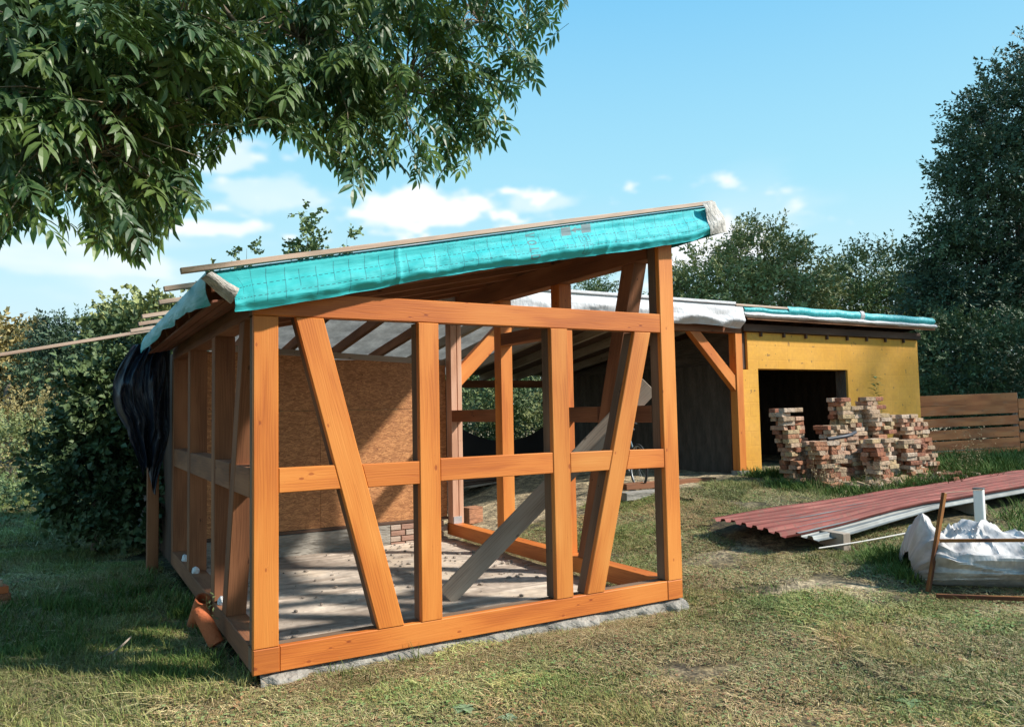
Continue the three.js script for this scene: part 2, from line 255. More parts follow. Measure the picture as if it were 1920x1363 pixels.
{
  const shed = thing('timber_frame_shed', 'open orange timber frame shed with a sloping roof of teal membrane', 'shed');
  // slab and footing
  const slab = sheet(50, 60, (u, v) => { const x = mix(0.1, W - 0.1, u), z = mix(-4.36, -0.1, 1 - v); return [x, -0.05 + (fbm(x * 2, z * 2, 4, 77) - 0.5) * 0.03, z]; }, (u, v) => [u * 1.1, v * 1.4]);
  part('floor_slab', slab, M.concrete, shed);
  const foot = sheet(160, 8, (u, v) => { const x = mix(0.05, W + 0.02, u), e = fbm(x * 5, 3, 3, 41), a = v * Math.PI; const rr0 = -0.02 + 0.09 * S((e - 0.34) / 0.4); return [x, -0.012 - (1 - Math.cos(a * 0.5)) * 0.16, -0.06 + Math.sin(Math.min(a, 1.75) * 0.9) * (0.06 + rr0 * 0.9) + (fbm(x * 16, v * 6, 3, 43) - 0.5) * 0.025]; }, (u, v) => [u * 6, v * 0.4]);
  part('footing', foot, M.cement, shed);

  const tones = [[1, 1, 1], [0.93, 0.90, 0.84], [1.05, 1.08, 1.14], [0.90, 0.93, 0.98]].map((c) => [M.orange, M.orange2].map((m) => { const k = m.clone(); k.color.setRGB(...c); return k; })); let tone = 0;
  const front = (name, poly, dir, z = 0, m = M.orange) => {
    m = tones[(tone++ * 3) % 4][m === M.orange ? 0 : 1];      // painted face, raw wood behind a groove
    const cx = poly.reduce((s, p) => s + p[0], 0) / poly.length, cy = poly.reduce((s, p) => s + p[1], 0) / poly.length;
    const d = Math.hypot(...dir), dx = dir[0] / d, dy = dir[1] / d, half = Math.max(...poly.map((p) => Math.abs(-(p[0] - cx) * dy + (p[1] - cy) * dx)));
    const ins = poly.map(([x, y]) => { const a = -(x - cx) * dy + (y - cy) * dx, k = -0.008 * Math.sign(a) * Math.min(1, Math.abs(a) / half); return [x - dy * k, y + dx * k]; });
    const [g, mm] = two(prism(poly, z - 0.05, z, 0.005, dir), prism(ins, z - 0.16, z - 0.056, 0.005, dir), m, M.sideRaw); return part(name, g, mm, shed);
  };
  const lb = (y) => { const t = (y - 0.16) / (2.292 - 0.16); return [mix(0.835, 0.270, t), mix(1.022, 0.460, t)]; };
  const rb = (y) => { const t = (y - 0.16) / (2.292 - 0.16); return [mix(2.585, 3.148, t), mix(2.758, 3.324, t)]; };
  const brace = (f) => { const a = f(0.162), b = f(2.290); return [[a[0], 0.162], [a[1], 0.162], [b[1], 2.290], [b[0], 2.290]]; };
  // front wall: sill in three lengths, posts, rails, braces, beam
  front('sill', rect(0.168, 3.43, 0, 0.16), [1, 0], -0.003, M.orange2); front('sill', rect(0.001, 0.166, 0, 0.158), [1, 0], 0, M.orange2); front('sill', rect(3.432, W, 0, 0.158), [1, 0], 0, M.orange2);
  for (const [a, b, y] of [[0.001, 0.16, 2.290], [1.155, 1.315, 2.290], [2.294, 2.455, 2.290]]) front('post', rect(a, b, 0.161, y), [0, 1], a < 0.1 ? 0 : 0.002);
  front('post', rect(3.438, W, 0.161, 3.10), [0, 1], 0.002);
  front('beam', rect(0.001, 3.436, 2.293, 2.456), [1, 0], 0.001, M.orange2);
  front('brace', brace(lb), [-0.55, 2.13], 0.003); front('brace', brace(rb), [0.56, 2.13], 0.003);
  const y0 = 1.135, y1 = 1.296;
  front('rail', [[0.162, y0], [lb(y0)[0] - 0.002, y0], [lb(y1)[0] - 0.002, y1], [0.162, y1]], [1, 0]);
  front('rail', [[lb(y0)[1] + 0.002, y0 - 0.004], [1.153, y0 - 0.004], [1.153, y1 - 0.004], [lb(y1)[1] + 0.002, y1 - 0.004]], [1, 0], -0.001, M.orange2);
  front('rail', rect(1.317, 2.292, y0 + 0.006, y1 + 0.008), [1, 0], -0.002, M.orange2);
  front('rail', [[2.457, y0], [rb(y0)[0] - 0.002, y0], [rb(y1)[0] - 0.002, y1], [2.457, y1]], [1, 0]);
  front('rail', [[rb(y0)[1] + 0.002, y0 - 0.004], [3.436, y0 - 0.01], [3.436, y1 - 0.012], [rb(y1)[1] + 0.002, y1 - 0.004]], [1, 0], -0.001, M.orange2);

  // side walls: drawn in local x = distance behind the front, local z = world x
  const side = (name, poly, x0, x1, dir, m) => { const g = prism(poly, x0, x1, 0.005, dir); g.rotateY(Math.PI / 2); return part(name, g, m, shed); };
  // left wall
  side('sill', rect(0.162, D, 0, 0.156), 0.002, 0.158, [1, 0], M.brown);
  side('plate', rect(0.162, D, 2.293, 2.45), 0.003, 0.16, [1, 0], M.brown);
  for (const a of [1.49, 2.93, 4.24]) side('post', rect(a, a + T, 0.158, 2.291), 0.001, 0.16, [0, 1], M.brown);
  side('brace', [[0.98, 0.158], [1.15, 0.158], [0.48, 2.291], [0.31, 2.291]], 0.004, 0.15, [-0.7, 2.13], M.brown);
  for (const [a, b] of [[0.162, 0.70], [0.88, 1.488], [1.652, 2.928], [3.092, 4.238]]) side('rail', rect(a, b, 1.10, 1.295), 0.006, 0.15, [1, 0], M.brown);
  // right wall
  const X0 = W - T, X1 = W;
  side('sill', rect(0.162, D + 0.02, 0, 0.156), X0, X1 - 0.002, [1, 0], M.orange2);
  side('plate', rect(0.165, D, 2.97, 3.185), X0 + 0.002, X1 - 0.002, [1, 0], M.brown);
  side('post', rect(1.58, 1.74, 0.158, 2.968), X0, X1, [0, 1], M.orange2); side('post', rect(2.86, 3.02, 0.158, 2.968), X0, X1, [0, 1], M.orange);
  side('post', rect(4.24, 4.40, 0.158, 2.968), X0, X0 + 0.088, [0, 1], M.pink); side('post', rect(4.245, 4.395, 0.158, 2.968), X0 + 0.098, X1 + 0.005, [0, 1], M.pink);
  side('brace', [[1.18, 0.158], [1.36, 0.158], [0.52, 2.968], [0.34, 2.968]], X0 + 0.004, X1 - 0.004, [-0.84, 2.8], M.brown);
  side('rail', rect(3.022, 4.238, 1.512, 1.664), X0 + 0.003, X1 - 0.003, [1, 0], M.brown);
  side('rail', rect(0.162, 0.76, 1.512, 1.664), X0 + 0.003, X1 - 0.003, [1, 0], M.brown); side('rail', rect(0.96, 1.578, 1.512, 1.664), X0 + 0.003, X1 - 0.003, [1, 0], M.brown);
  side('header', rect(1.742, 2.858, 2.42, 2.56), X0 + 0.003, X1 - 0.003, [1, 0], M.brown);
  // back wall: plinth, chipboard in two rows, capping board, corner brackets
  part('plinth', box(0.17, 2.60, -0.09, 0.20, -4.50, -4.36, 0.006), M.cement, shed);
  const brickM = [std([0.34, 0.20, 0.15], 0.95, { bumpMap: concreteBump, bumpScale: 0.01 }), std([0.42, 0.33, 0.27], 0.95, { bumpMap: concreteBump, bumpScale: 0.01 })];
  for (let k = 0; k < 4; k++) for (let i = 0; i < 4; i++) { const x = 2.61 + i * 0.205 - (k % 2) * 0.06, xe = Math.min(3.42, x + 0.193); if (xe - x > 0.04) part('brick', box(Math.max(2.605, x), xe, -0.09 + k * 0.074, -0.09 + k * 0.074 + 0.064, -4.48, -4.365 + rr(0, 0.012), 0.006), brickM[(k + i) % 2], shed); }
  const osb = canvasTex(1024, 1024, (x, w, h) => {
    const r = rngOf(9); x.fillStyle = 'rgb(172,116,72)'; x.fillRect(0, 0, w, h);
    for (let i = 0; i < 9000; i++) { const L = rr(26, 90, r), a = (r() - 0.5) * (r() < 0.8 ? 1.0 : 3), t = r(), wd = rr(3, 13, r); x.save(); x.translate(r() * w, r() * h); x.rotate(a); x.fillStyle = `rgba(${mix(128, 226, t) | 0},${mix(80, 164, t) | 0},${mix(46, 108, t) | 0},0.55)`; x.beginPath(); x.moveTo(-L / 2, 0); x.lineTo(-L / 2 + 6, -wd / 2); x.lineTo(L / 2 - 4, -wd / 2 + 1); x.lineTo(L / 2, wd / 3); x.lineTo(-L / 2 + 8, wd / 2); x.fill(); x.restore(); }
    for (let i = 0; i < 40; i++) { x.fillStyle = `rgba(70,38,22,${0.3 + r() * 0.5})`; x.beginPath(); x.ellipse(r() * w, r() * h, 3 + r() * 7, 2 + r() * 3, r(), 0, 7); x.fill(); }
  });
  M.osb = new THREE.MeshStandardMaterial({ map: osb, bumpMap: osb, bumpScale: 0.003, roughness: 0.62 });
  const osbBox = (x0, x1, ya, yb) => { const g = box(x0, x1, ya, yb, -4.405, -4.387, 0.001), p = g.attributes.position, uv = g.attributes.uv; for (let i = 0; i < p.count; i++) uv.setXY(i, p.getX(i) / 1.25, p.getY(i) / 1.25); return g; };
  for (const [a, b] of [[0.17, 1.70], [1.704, 3.425]]) { part('chipboard_panel', osbBox(a, b, 0.245, 1.690), M.osb, shed); part('chipboard_panel', osbBox(a, b, 1.694, 2.40 - (a > 1 ? 0.07 : 0)), M.osb, shed); }
  const cap = prism([[0.17, 2.425], [3.42, 2.275], [3.42, 2.35], [0.17, 2.50]], -4.42, -4.375, 0.003, [1, 0]); part('capping_board', cap, M.grey, shed);
  part('back_sill', box(0.165, 3.43, 0.205, 0.243, -4.47, -4.372, 0.004), M.darkwood, shed);
  const zinc = std([0.62, 0.64, 0.66], 0.4, { metalness: 0.7 });
  part('bracket', box(X0 + 0.01, X0 + 0.13, 0.158, 0.25, -4.238, -4.232, 0.001), zinc, shed);
  // insulation foam squeezed out at the foot of the left posts
  const foamM = std([0.72, 0.72, 0.74], 0.9, { bumpMap: concreteBump, bumpScale: 0.01 });
  for (const z of [-1.42, -2.86, -3.6]) { let g = new THREE.IcosahedronGeometry(0.045, 6), p = g.attributes.position; for (let i = 0; i < p.count; i++) { const k = 0.7 + 0.7 * fbm(p.getX(i) * 30 + z * 9, p.getY(i) * 30 + p.getZ(i) * 20, 2, 3); p.setXYZ(i, p.getX(i) * k * 0.7, p.getY(i) * k, p.getZ(i) * k * 1.3); } g = mergeVertices((g.deleteAttribute('normal'), g)); g.computeVertexNormals(); g.translate(0.05, 0.172, z); part('foam', g, foamM, shed); }

  // roof: rafters, membrane with hanging edges, battens
  const sl = V(-0.215, 1, 0).normalize();
  const zr = [-0.28, -1.02, -1.76, -2.5, -3.24, -3.98];
  for (const z of zr) beam('rafter', shed, [-0.27, roofY(-0.27) - 0.085, z], [4.06, roofY(4.06) - 0.085, z], 0.08, 0.155, M.brown, sl);
  beam('rafter', shed, [-0.27, roofY(-0.27) - 0.07, 0.035], [3.90, roofY(3.90) - 0.07, 0.035], 0.03, 0.10, M.brown, sl);
  for (let i = 0; i < 3; i++) beam('eave_board', shed, [-0.22 + i * 0.08, roofY(-0.22 + i * 0.08) - 0.181, 0.03], [-0.22 + i * 0.08, roofY(-0.22 + i * 0.08) - 0.181, -4.3], 0.018, 0.072, std([0.20, 0.075, 0.045], 0.8), V(1, 0.215, 0));
  const top = sheet(40, 40, (u, v) => { const x = mix(-0.30, 4.08, u), z = mix(-4.42, 0.07, v); let sag = 0; for (const q of zr) sag = Math.max(sag, Math.exp(-(((z - q) / 0.12) ** 2))); return [x, roofY(x) + 0.006 - (z < -0.28 && z > -3.98 ? (1 - sag) * 0.018 : 0), z]; }, (u, v) => [u * 3, v * 3]);
  for (let i = 0, a = top.index.array; i < a.length; i += 3) { const t = a[i]; a[i] = a[i + 1]; a[i + 1] = t; } top.computeVertexNormals();
  const mem = part('roof_membrane', top, M.tealPlain, shed); part('membrane_underside', offset(top, -0.004), M.lining, mem);
  // front edge: rolls over the verge and hangs
  const low = [[-0.30, 2.30], [-0.135, 2.285], [0.1, 2.335], [0.45, 2.41], [0.8, 2.50], [1.18, 2.597], [1.6, 2.683], [2.09, 2.772], [2.45, 2.845], [2.74, 2.905], [3.1, 2.97], [3.46, 3.045], [3.75, 3.11], [3.97, 3.20], [4.06, 3.28]];
  const lowY = (x) => { for (let i = 0; i < low.length - 1; i++) if (x <= low[i + 1][0]) { const t = clamp((x - low[i][0]) / (low[i + 1][0] - low[i][0])); return mix(low[i][1], low[i + 1][1], t); } return low[low.length - 1][1]; };
  const skirtP = (u, v) => {
    const x0 = mix(-0.28, 4.02, u), x = x0 + (u < 0.06 ? S(v / 0.45) * (0.06 - u) * 2.3 : 0), yt = roofY(x0) + 0.008, yb = lowY(x) + (fbm(x * 5, 2, 3, 12) - 0.5) * 0.014, roll = S(v / 0.16);
    let z = 0.055 + 0.025 * roll + 0.055 * S((v - 0.28) / 0.4) + 0.018 * Math.sin(x * 3.1 + v * 2) * v + (fbm(x * 2.4, v * 2.2, 3, 15) - 0.5) * 0.07 * v + 0.02 * S((v - 0.7) / 0.3) * S((1.0 - x) / 1.4) - 0.045 * S((v - 0.8) / 0.2);
    z += (fbm(x * 7, v * 3 + x, 3, 45) - 0.5) * 0.03 * S(v * 2) + 0.012 * S(1 - Math.abs(x - 2.79) / 0.03) * S((v - 0.3) * 3) + 0.01 * S(1 - Math.abs(x - 0.97) / 0.02);
    return [x, mix(yt, yb, Math.max(0, v - 0.06) / 0.94) - (v < 0.06 ? 0 : 0), z];
  };
  const sk = sheet(300, 26, skirtP, (u, v) => [u, 1 - v]); for (let i = 0, a = sk.index.array; i < a.length; i += 3) { const t = a[i]; a[i] = a[i + 1]; a[i + 1] = t; } sk.computeVertexNormals();
  const skm = part('membrane_skirt', sk, M.teal, shed); part('membrane_underside', offset(sk, -0.004), M.lining, skm);
  // folded back corner on the low side, showing the pale underside
  const fold = sheet(10, 14, (u, v) => { const a = [mix(-0.335, -0.165, v), mix(2.49, 2.335, v)], b = [mix(-0.275, -0.118, v), mix(2.535, 2.432, v)]; return [mix(a[0], b[0], u), mix(a[1], b[1], u), 0.10 + 0.045 * Math.sin(u * 2.6) + 0.035 * v + 0.008 * Math.sin(v * 8)]; });
  part('membrane_fold', fold, M.lining, skm);
  // loose corner on the high side
  const flap = sheet(12, 14, (u, v) => { const a = mix(3.86, 4.06, u) + v * mix(0.07, 0.13, u), y = mix(roofY(mix(3.86, 4.06, u)) + 0.035, mix(3.175, 3.235, u), v), z = 0.125 + 0.02 * Math.sin(u * 2.4) + 0.03 * Math.sin(v * 2.6) - 0.05 * u * u + 0.01 * Math.sin(v * 9 + u * 3); return [a, y, z]; });
  part('membrane_fold', flap, M.lining, skm);
  // low eave edge
  const ev = sheet(90, 12, (u, v) => { const z = mix(0.085, -4.3, u), drop = 0.13 + 0.09 * fbm(z * 1.3, 1, 3, 19) + 0.03 * S((z + 0.5) / 0.5); return [-0.30 - 0.03 * Math.sin(v * 2.4) - 0.05 * v * (fbm(z * 2, v, 2, 23) - 0.3) + 0.06 * S((z + 0.2) / 0.25) * v, roofY(-0.30) + 0.008 - drop * v, z]; }, (u, v) => [u * 1.0, 0.1 + 0.5 * v]);
  const evm = part('membrane_skirt', ev, M.tealPlain, shed); part('membrane_underside', offset(ev, -0.004), M.lining, evm);
  const he = sheet(60, 8, (u, v) => { const z = mix(0.08, -4.3, u); return [4.08 + 0.03 * Math.sin(v * 2.4) + 0.03 * v * fbm(z * 2, v, 2, 25), roofY(4.08) + 0.008 - (0.24 + 0.05 * fbm(z * 1.6, 4, 2, 27)) * v, z]; }, (u, v) => [u, v]);
  part('membrane_skirt', he, M.tealPlain, shed);
  const zb = [0.075, -0.66, -1.42, -2.30, -2.95, -3.55];
  zb.forEach((z, i) => { const a = -0.447 - [0, 0.02, -0.02, 0.03, 0.01, 0.04][i]; beam('batten', shed, [a, roofY(a) + 0.032, z], [4.02, roofY(4.02) + 0.032, z], 0.055, 0.034, M.batten, sl, 0.003); });
  beam('batten', shed, [-2.3, roofY(-2.3) + 0.03, -3.83], [1.7, roofY(1.7) + 0.03, -3.83], 0.05, 0.032, M.batten, sl, 0.003);
}

// weathered plank leaning over the right-hand rail
{ const a = V(1.93, -0.01, -1.25), b = V(3.50, 1.735, -0.42), d = b.clone().sub(a).normalize(), e = b.clone().addScaledVector(d, 0.16);
  const vd = V(0.5, 0.05, -0.86), up = d.clone().cross(vd).normalize();
  tag(part('plank', beamGeo(a.clone(), e, 0.03, 0.185, up, 0.004), M.grey, scene), 'weathered grey plank leaning diagonally inside the timber frame shed', 'plank'); }

// ---------------------------------------------------------------- carport wing
const yT = (z) => 3.33 + 0.142 * (z + 4.15);           // wing roof, falling to the back
const rs = V(0, 1, -0.142).normalize();
{
  const car = thing('carport', 'open carport wing behind the timber frame with white membrane along its eave', 'carport');
  part('beam', box(0.9, 9.04, 2.90, 3.06, -4.48, -4.32, 0.005), M.brown, car);
  part('post', box(8.88, 9.04, 0.55, 2.897, -4.48, -4.32, 0.005), M.orange, car);
  part('foot', box(8.85, 9.07, 0.2, 0.548, -4.51, -4.29, 0.012), M.cement, car);
  part('brace', prism([[7.86, 2.898], [8.10, 2.898], [8.878, 2.16], [8.878, 1.90]], -4.46, -4.34, 0.005, [1, -1]), M.orange2, car);
  part('brace', prism([[3.612, 1.966], [4.58, 2.898], [4.275, 2.898], [3.612, 2.25]], -4.46, -4.34, 0.005, [1, 1]), M.orange, car);
  part('plate', box(0.2, 9.0, 2.17, 2.33, -10.08, -9.92, 0.005), M.brown, car);
  for (const x of [0.3, 3.2, 6.0, 8.85]) part('post', box(x - 0.07, x + 0.07, -0.2, 2.168, -10.07, -9.93, 0.005), M.darkwood, car);
  for (let x = 1.32; x < 8.9; x += 0.82) beam('rafter', car, [x, yT(-4.14) - 0.08, -4.14], [x, yT(-10.25) - 0.08, -10.25], 0.08, 0.15, x > 4 ? M.grey : M.brown, rs);
  const top = sheet(60, 30, (u, v) => { const x = mix(1.0, 6.22, u), z = mix(-10.3, -4.15, v); return [x, yT(z) - 0.014 * Math.sin(Math.PI * (((x - 0.5) / 0.82) % 1)) ** 2 + 0.012, z]; }, (u, v) => [u * 6, v * 4]);
  for (let i = 0, a = top.index.array; i < a.length; i += 3) { const t = a[i]; a[i] = a[i + 1]; a[i + 1] = t; } top.computeVertexNormals();
  part('roof_membrane', top, M.thin, car);
  for (let i = 0; i < 30; i++) { const z0 = -4.16 - i * 0.2045, z1 = z0 - 0.2; beam('added_roof_board', car, [6.23, yT((z0 + z1) / 2) + 0.012, (z0 + z1) / 2], [8.88, yT((z0 + z1) / 2) + 0.012, (z0 + z1) / 2], 0.2, 0.02, M.darkwood, rs, 0.002); }  // opaque boards added over this stretch to keep the carport below dark
  const cov = sheet(8, 8, (u, v) => { const z = mix(-4.15, -10.3, v); return [mix(6.22, 8.88, u), yT(z) + 0.028, z]; }); part('roof_membrane', cov, M.white, car);
  const skirt = sheet(260, 22, (u, v) => { const x = mix(1.0, 8.87, u), f = fbm(x * 1.7, v * 2.2, 4, 29) - 0.5, rip = Math.sin(v * 9 + fbm(x * 0.9, 2, 3, 31) * 14); return [x, 3.345 - v * (0.36 + 0.02 * Math.sin(x * 3)) + f * 0.03 * v, -4.135 + 0.05 * Math.sin(v * 3.0) + 0.034 * rip * v * (0.3 + 0.7 * S((x - 5.2) / 1.2)) + f * 0.16 * v]; }, (u, v) => [u * 10, v * 0.5]);
  part('membrane_skirt', skirt, M.white, car);
  beam('batten', car, [1.0, 3.375, -4.13], [8.70, 3.375, -4.13], 0.06, 0.045, M.white, V(0, 1, 0), 0.006);
  beam('batten', car, [8.705, 3.352, -4.135], [10.05, 3.352, -4.135], 0.06, 0.04, M.batten, V(0, 1, 0), 0.006);
  for (let i = 0; i < 36; i++) part('wall_board', box(0.05, 0.075, -0.2, 2.4, -4.55 - i * 0.151 - 0.147, -4.55 - i * 0.151, 0.003, [0, 1]), M.darkwood, car);
  beam('threshold', car, [6.2, 0.475, -4.1], [7.95, 0.475, -4.02], 0.16, 0.09, M.brown);
  part('kerb_slab', box(6.0, 7.95, 0.30, 0.42, -3.98, -3.78, 0.01), M.cement, car);
}
// ---------------------------------------------------------------- yellow garage
const yellowMap = dataTex(1024, 512, (u, v) => {        // 5.2 m by 2.7 m of painted blockwork
  const a = fbm(u * 9, v * 5, 5, 81, 9, 5), b = fbm(u * 120, v * 60, 2, 83, 120, 60), st = fbm(u * 40, v * 4, 4, 85, 40, 4);
  let c = [214 + (a - 0.5) * 18 + (b - 0.5) * 14, 158 + (a - 0.5) * 20 + (b - 0.5) * 14, 66 + (a - 0.5) * 30];
  c = lerp3(c, [150, 112, 62], S((st - 0.66) / 0.16) * 0.18); const sp = fbm(u * 60, v * 30, 3, 87, 60, 30); if (sp > 0.82) c = lerp3(c, [120, 92, 60], 0.6); return c;
});
const blockBump = dataTex(1024, 512, (u, v) => { const y = v * 2.7 / 0.25, row = Math.floor(y), fy = Math.abs(y - row - 0.5), x = u * 5.2 / 0.5 + (row % 2) * 0.5, fx = Math.abs(x - Math.floor(x) - 0.5); const j = Math.max(S((fy - 0.455) / 0.03), S((fx - 0.475) / 0.015)); const k = 190 - j * 90 + (fbm(u * 90, v * 45, 3, 89, 90, 45) - 0.5) * 60; return [k, k, k]; }, false);
M.yellow = new THREE.MeshStandardMaterial({ map: yellowMap, bumpMap: blockBump, bumpScale: 0.0035, roughness: 0.9 });
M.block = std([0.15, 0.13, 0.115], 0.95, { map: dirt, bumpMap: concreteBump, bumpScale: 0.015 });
{
  const gar = thing('yellow_garage', 'yellow painted garage with a wide open doorway and teal roof edge', 'garage');
  const sh = new THREE.Shape([[9.12, 0.2], [9.49, 0.2], [9.49, 2.30], [11.93, 2.30], [11.93, 0.2], [14.2, 0.2], [14.2, 2.93], [9.25, 2.93], [9.25, 2.27], [9.12, 2.27]].map(([x, y]) => new THREE.Vector2(x, y)));
  const wg = new THREE.ExtrudeGeometry(sh, { depth: 0.26, bevelEnabled: true, bevelSize: 0.006, bevelThickness: 0.006, bevelSegments: 1 }); wg.translate(0, 0, -4.666);
  { const p = wg.attributes.position, uv = wg.attributes.uv, n = wg.attributes.normal; for (let i = 0; i < p.count; i++) Math.abs(n.getZ(i)) > 0.5 ? uv.setXY(i, (p.getX(i) - 9) / 5.2, (p.getY(i) - 0.2) / 2.7) : uv.setXY(i, (p.getX(i) + p.getZ(i)) / 5.2, p.getY(i) / 2.7); }
  part('front_wall', wg, M.yellow, gar);
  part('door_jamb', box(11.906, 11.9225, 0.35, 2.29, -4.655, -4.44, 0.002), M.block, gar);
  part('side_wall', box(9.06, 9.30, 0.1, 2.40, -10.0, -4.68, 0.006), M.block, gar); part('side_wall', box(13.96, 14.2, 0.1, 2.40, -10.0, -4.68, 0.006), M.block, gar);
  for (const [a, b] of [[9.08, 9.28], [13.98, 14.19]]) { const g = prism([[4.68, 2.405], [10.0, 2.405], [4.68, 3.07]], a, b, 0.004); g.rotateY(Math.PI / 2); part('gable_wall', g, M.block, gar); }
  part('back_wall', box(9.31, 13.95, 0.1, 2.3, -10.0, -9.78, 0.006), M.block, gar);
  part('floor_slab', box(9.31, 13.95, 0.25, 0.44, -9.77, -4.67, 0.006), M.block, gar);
  part('wall_plate', box(9.1, 14.22, 2.945, 3.075, -4.56, -4.33, 0.005), M.darkwood, gar);
  part('gap_strip', box(9.13, 9.235, 2.29, 2.93, -4.47, -4.44, 0.003), M.darkwood, gar);  // dark strip standing in for the dark gap beside the upper wall
  for (let x = 9.32; x < 14.3; x += 0.6) beam('rafter', gar, [x, yT(-4.17) - 0.075, -4.17], [x, yT(-10.2) - 0.075, -10.2], 0.07, 0.14, M.darkwood, rs);
  part('eave_board', box(9.0, 14.42, 3.12, 3.24, -4.166, -4.142, 0.003), M.brown, gar);
  for (let i = 0; i < 8; i++) part('soffit_cleat', box(9.55 + i * 0.59, 9.59 + i * 0.59, 2.865, 2.944, -4.397, -4.35, 0.004), M.darkwood, gar);
  const top = sheet(30, 20, (u, v) => { const x = mix(8.885, 14.42, u), z = mix(-10.3, -4.15, v); return [x, yT(z) + 0.012, z]; }, (u, v) => [u * 4, v * 4]);
  for (let i = 0, a = top.index.array; i < a.length; i += 3) { const t = a[i]; a[i] = a[i + 1]; a[i + 1] = t; } top.computeVertexNormals();
  const mem = part('roof_membrane', top, M.tealPlain, gar); part('membrane_underside', offset(top, -0.004), M.lining, mem);
  const edge = (x0, x1, ya, yb, z, m, name) => part(name, sheet(60, 10, (u, v) => { const x = mix(x0, x1, u), w = (fbm(x * 3, v, 3, 37) - 0.5); return [x, mix(ya, yb, v) + w * 0.02, z + 0.04 * Math.sin(v * 3) + w * 0.03]; }, (u, v) => [u * 4, v * 0.4]), m, gar);
  edge(8.89, 14.44, 3.245, 3.165, -4.13, M.white, 'membrane_edge'); edge(9.98, 12.0, 3.385, 3.235, -4.125, M.tealPlain, 'membrane_edge'); edge(12.08, 14.36, 3.375, 3.235, -4.125, M.tealPlain, 'membrane_edge'); edge(8.89, 10.0, 3.33, 3.235, -4.132, M.tealPlain, 'membrane_edge');
  edge(11.98, 12.1, 3.40, 3.24, -4.12, M.white, 'membrane_edge');
}
// ---------------------------------------------------------------- bricks
const brickTex = [0, 1].map((s) => dataTex(256, 256, (u, v) => { const a = fbm(u * 7, v * 7, 4, 101 + s * 9, 7, 7), b = fbm(u * 50, v * 50, 2, 105, 50, 50); const mo = S((a - 0.5 + s * 0.08) / 0.12); return lerp3([200 + (b - 0.5) * 90, 196 + (b - 0.5) * 90, 190 + (b - 0.5) * 80], [228, 222, 212], mo * 0.8); }));
const brickMats = [[0.66, 0.42, 0.31, 0], [0.68, 0.50, 0.37, 1], [0.46, 0.19, 0.11, 0], [0.52, 0.38, 0.27, 1], [0.56, 0.27, 0.16, 0], [0.62, 0.47, 0.29, 1], [0.40, 0.17, 0.11, 1], [0.70, 0.56, 0.46, 1]].map(([r, g, b, t]) => new THREE.MeshStandardMaterial({ color: new THREE.Color().setRGB(r, g, b), map: brickTex[t], bumpMap: concreteBump, bumpScale: 0.012, roughness: 0.95 }));
const brickGeos = Array.from({ length: 7 }, (_, k) => { const L = 0.245, H = 0.066, B = 0.118; const g = prism(rect(-L / 2, L / 2, 0, H), -B / 2, B / 2, 0.007), p = g.attributes.position, uv = g.attributes.uv; for (let i = 0; i < p.count; i++) { const x = p.getX(i), y = p.getY(i), z = p.getZ(i), s = (a) => (hash(Math.round(x * 300) + 7 * Math.round(y * 300), Math.round(z * 300), k * 3 + a) - 0.5) * 0.011; p.setXYZ(i, x + s(1), Math.max(0, y + s(2) * 0.6), z + s(3)); uv.setXY(i, x * 3 + k * 0.3, (y + z) * 3); } g.computeVertexNormals(); return g; });
function brickStack(label, x, z, courses, lean, cols, turn, seed) {
  const y = ground(x, z) - 0.03, o = thing('brick_stack', label, 'brick stack', [x, y, z], turn, 'stacks of salvaged bricks before the garage'), r = rngOf(seed);
  for (let k = 0; k < courses; k++) {
    const t = k / courses, sx = -lean * t, n = cols - (r() < 0.25 * t ? 1 : 0), across = k % 5 === 3;
    const put = (bx, bz, ry) => { const m = part('brick', brickGeos[Math.floor(r() * 7)], brickMats[Math.floor(r() * brickMats.length)], o); m.position.set(bx + sx + rr(-0.032, 0.032, r), k * 0.0685, bz + rr(-0.045, 0.045, r)); m.rotation.set(rr(-0.02, 0.02, r), ry + rr(-0.16, 0.16, r), rr(-0.02, 0.02, r)); };
    for (let i = 0; i < n; i++) { if (across) { put((i - (cols - 1) / 2) * 0.25 - 0.062, 0.06, Math.PI / 2); put((i - (cols - 1) / 2) * 0.25 + 0.062, 0.06, Math.PI / 2); } else { put((i - (cols - 1) / 2) * 0.25, 0.125, 0); put((i - (cols - 1) / 2) * 0.25, -0.005, 0); } }
  }
  return o;
}
brickStack('leaning brick stack at the left side of the garage doorway', 9.10, -3.32, 18, 0.30, 2, 0.05, 11);
brickStack('knee-high brick stack leaning in front of the stack by the doorway', 9.16, -2.74, 11, 0.26, 2, -0.1, 12);
brickStack('low jumbled brick stack in the middle of the doorway', 9.62, -3.02, 14, 0.14, 2, 0.12, 13);
brickStack('tall brick stack before the right edge of the doorway', 10.16, -3.04, 20, 0.30, 2, -0.04, 14);
brickStack('waist-high brick stack in front of the two tallest ones', 10.22, -2.66, 11, 0.16, 2, 0.1, 18);
brickStack('tallest brick stack standing before the yellow wall', 10.82, -2.96, 20, 0.42, 2, 0.02, 15);
brickStack('low brick stack squeezed between the tallest and the outermost', 11.22, -2.72, 10, 0.2, 2, -0.06, 19);
brickStack('outermost brick stack nearest the board fence', 11.80, -2.98, 16, 0.46, 3, 0.06, 16);
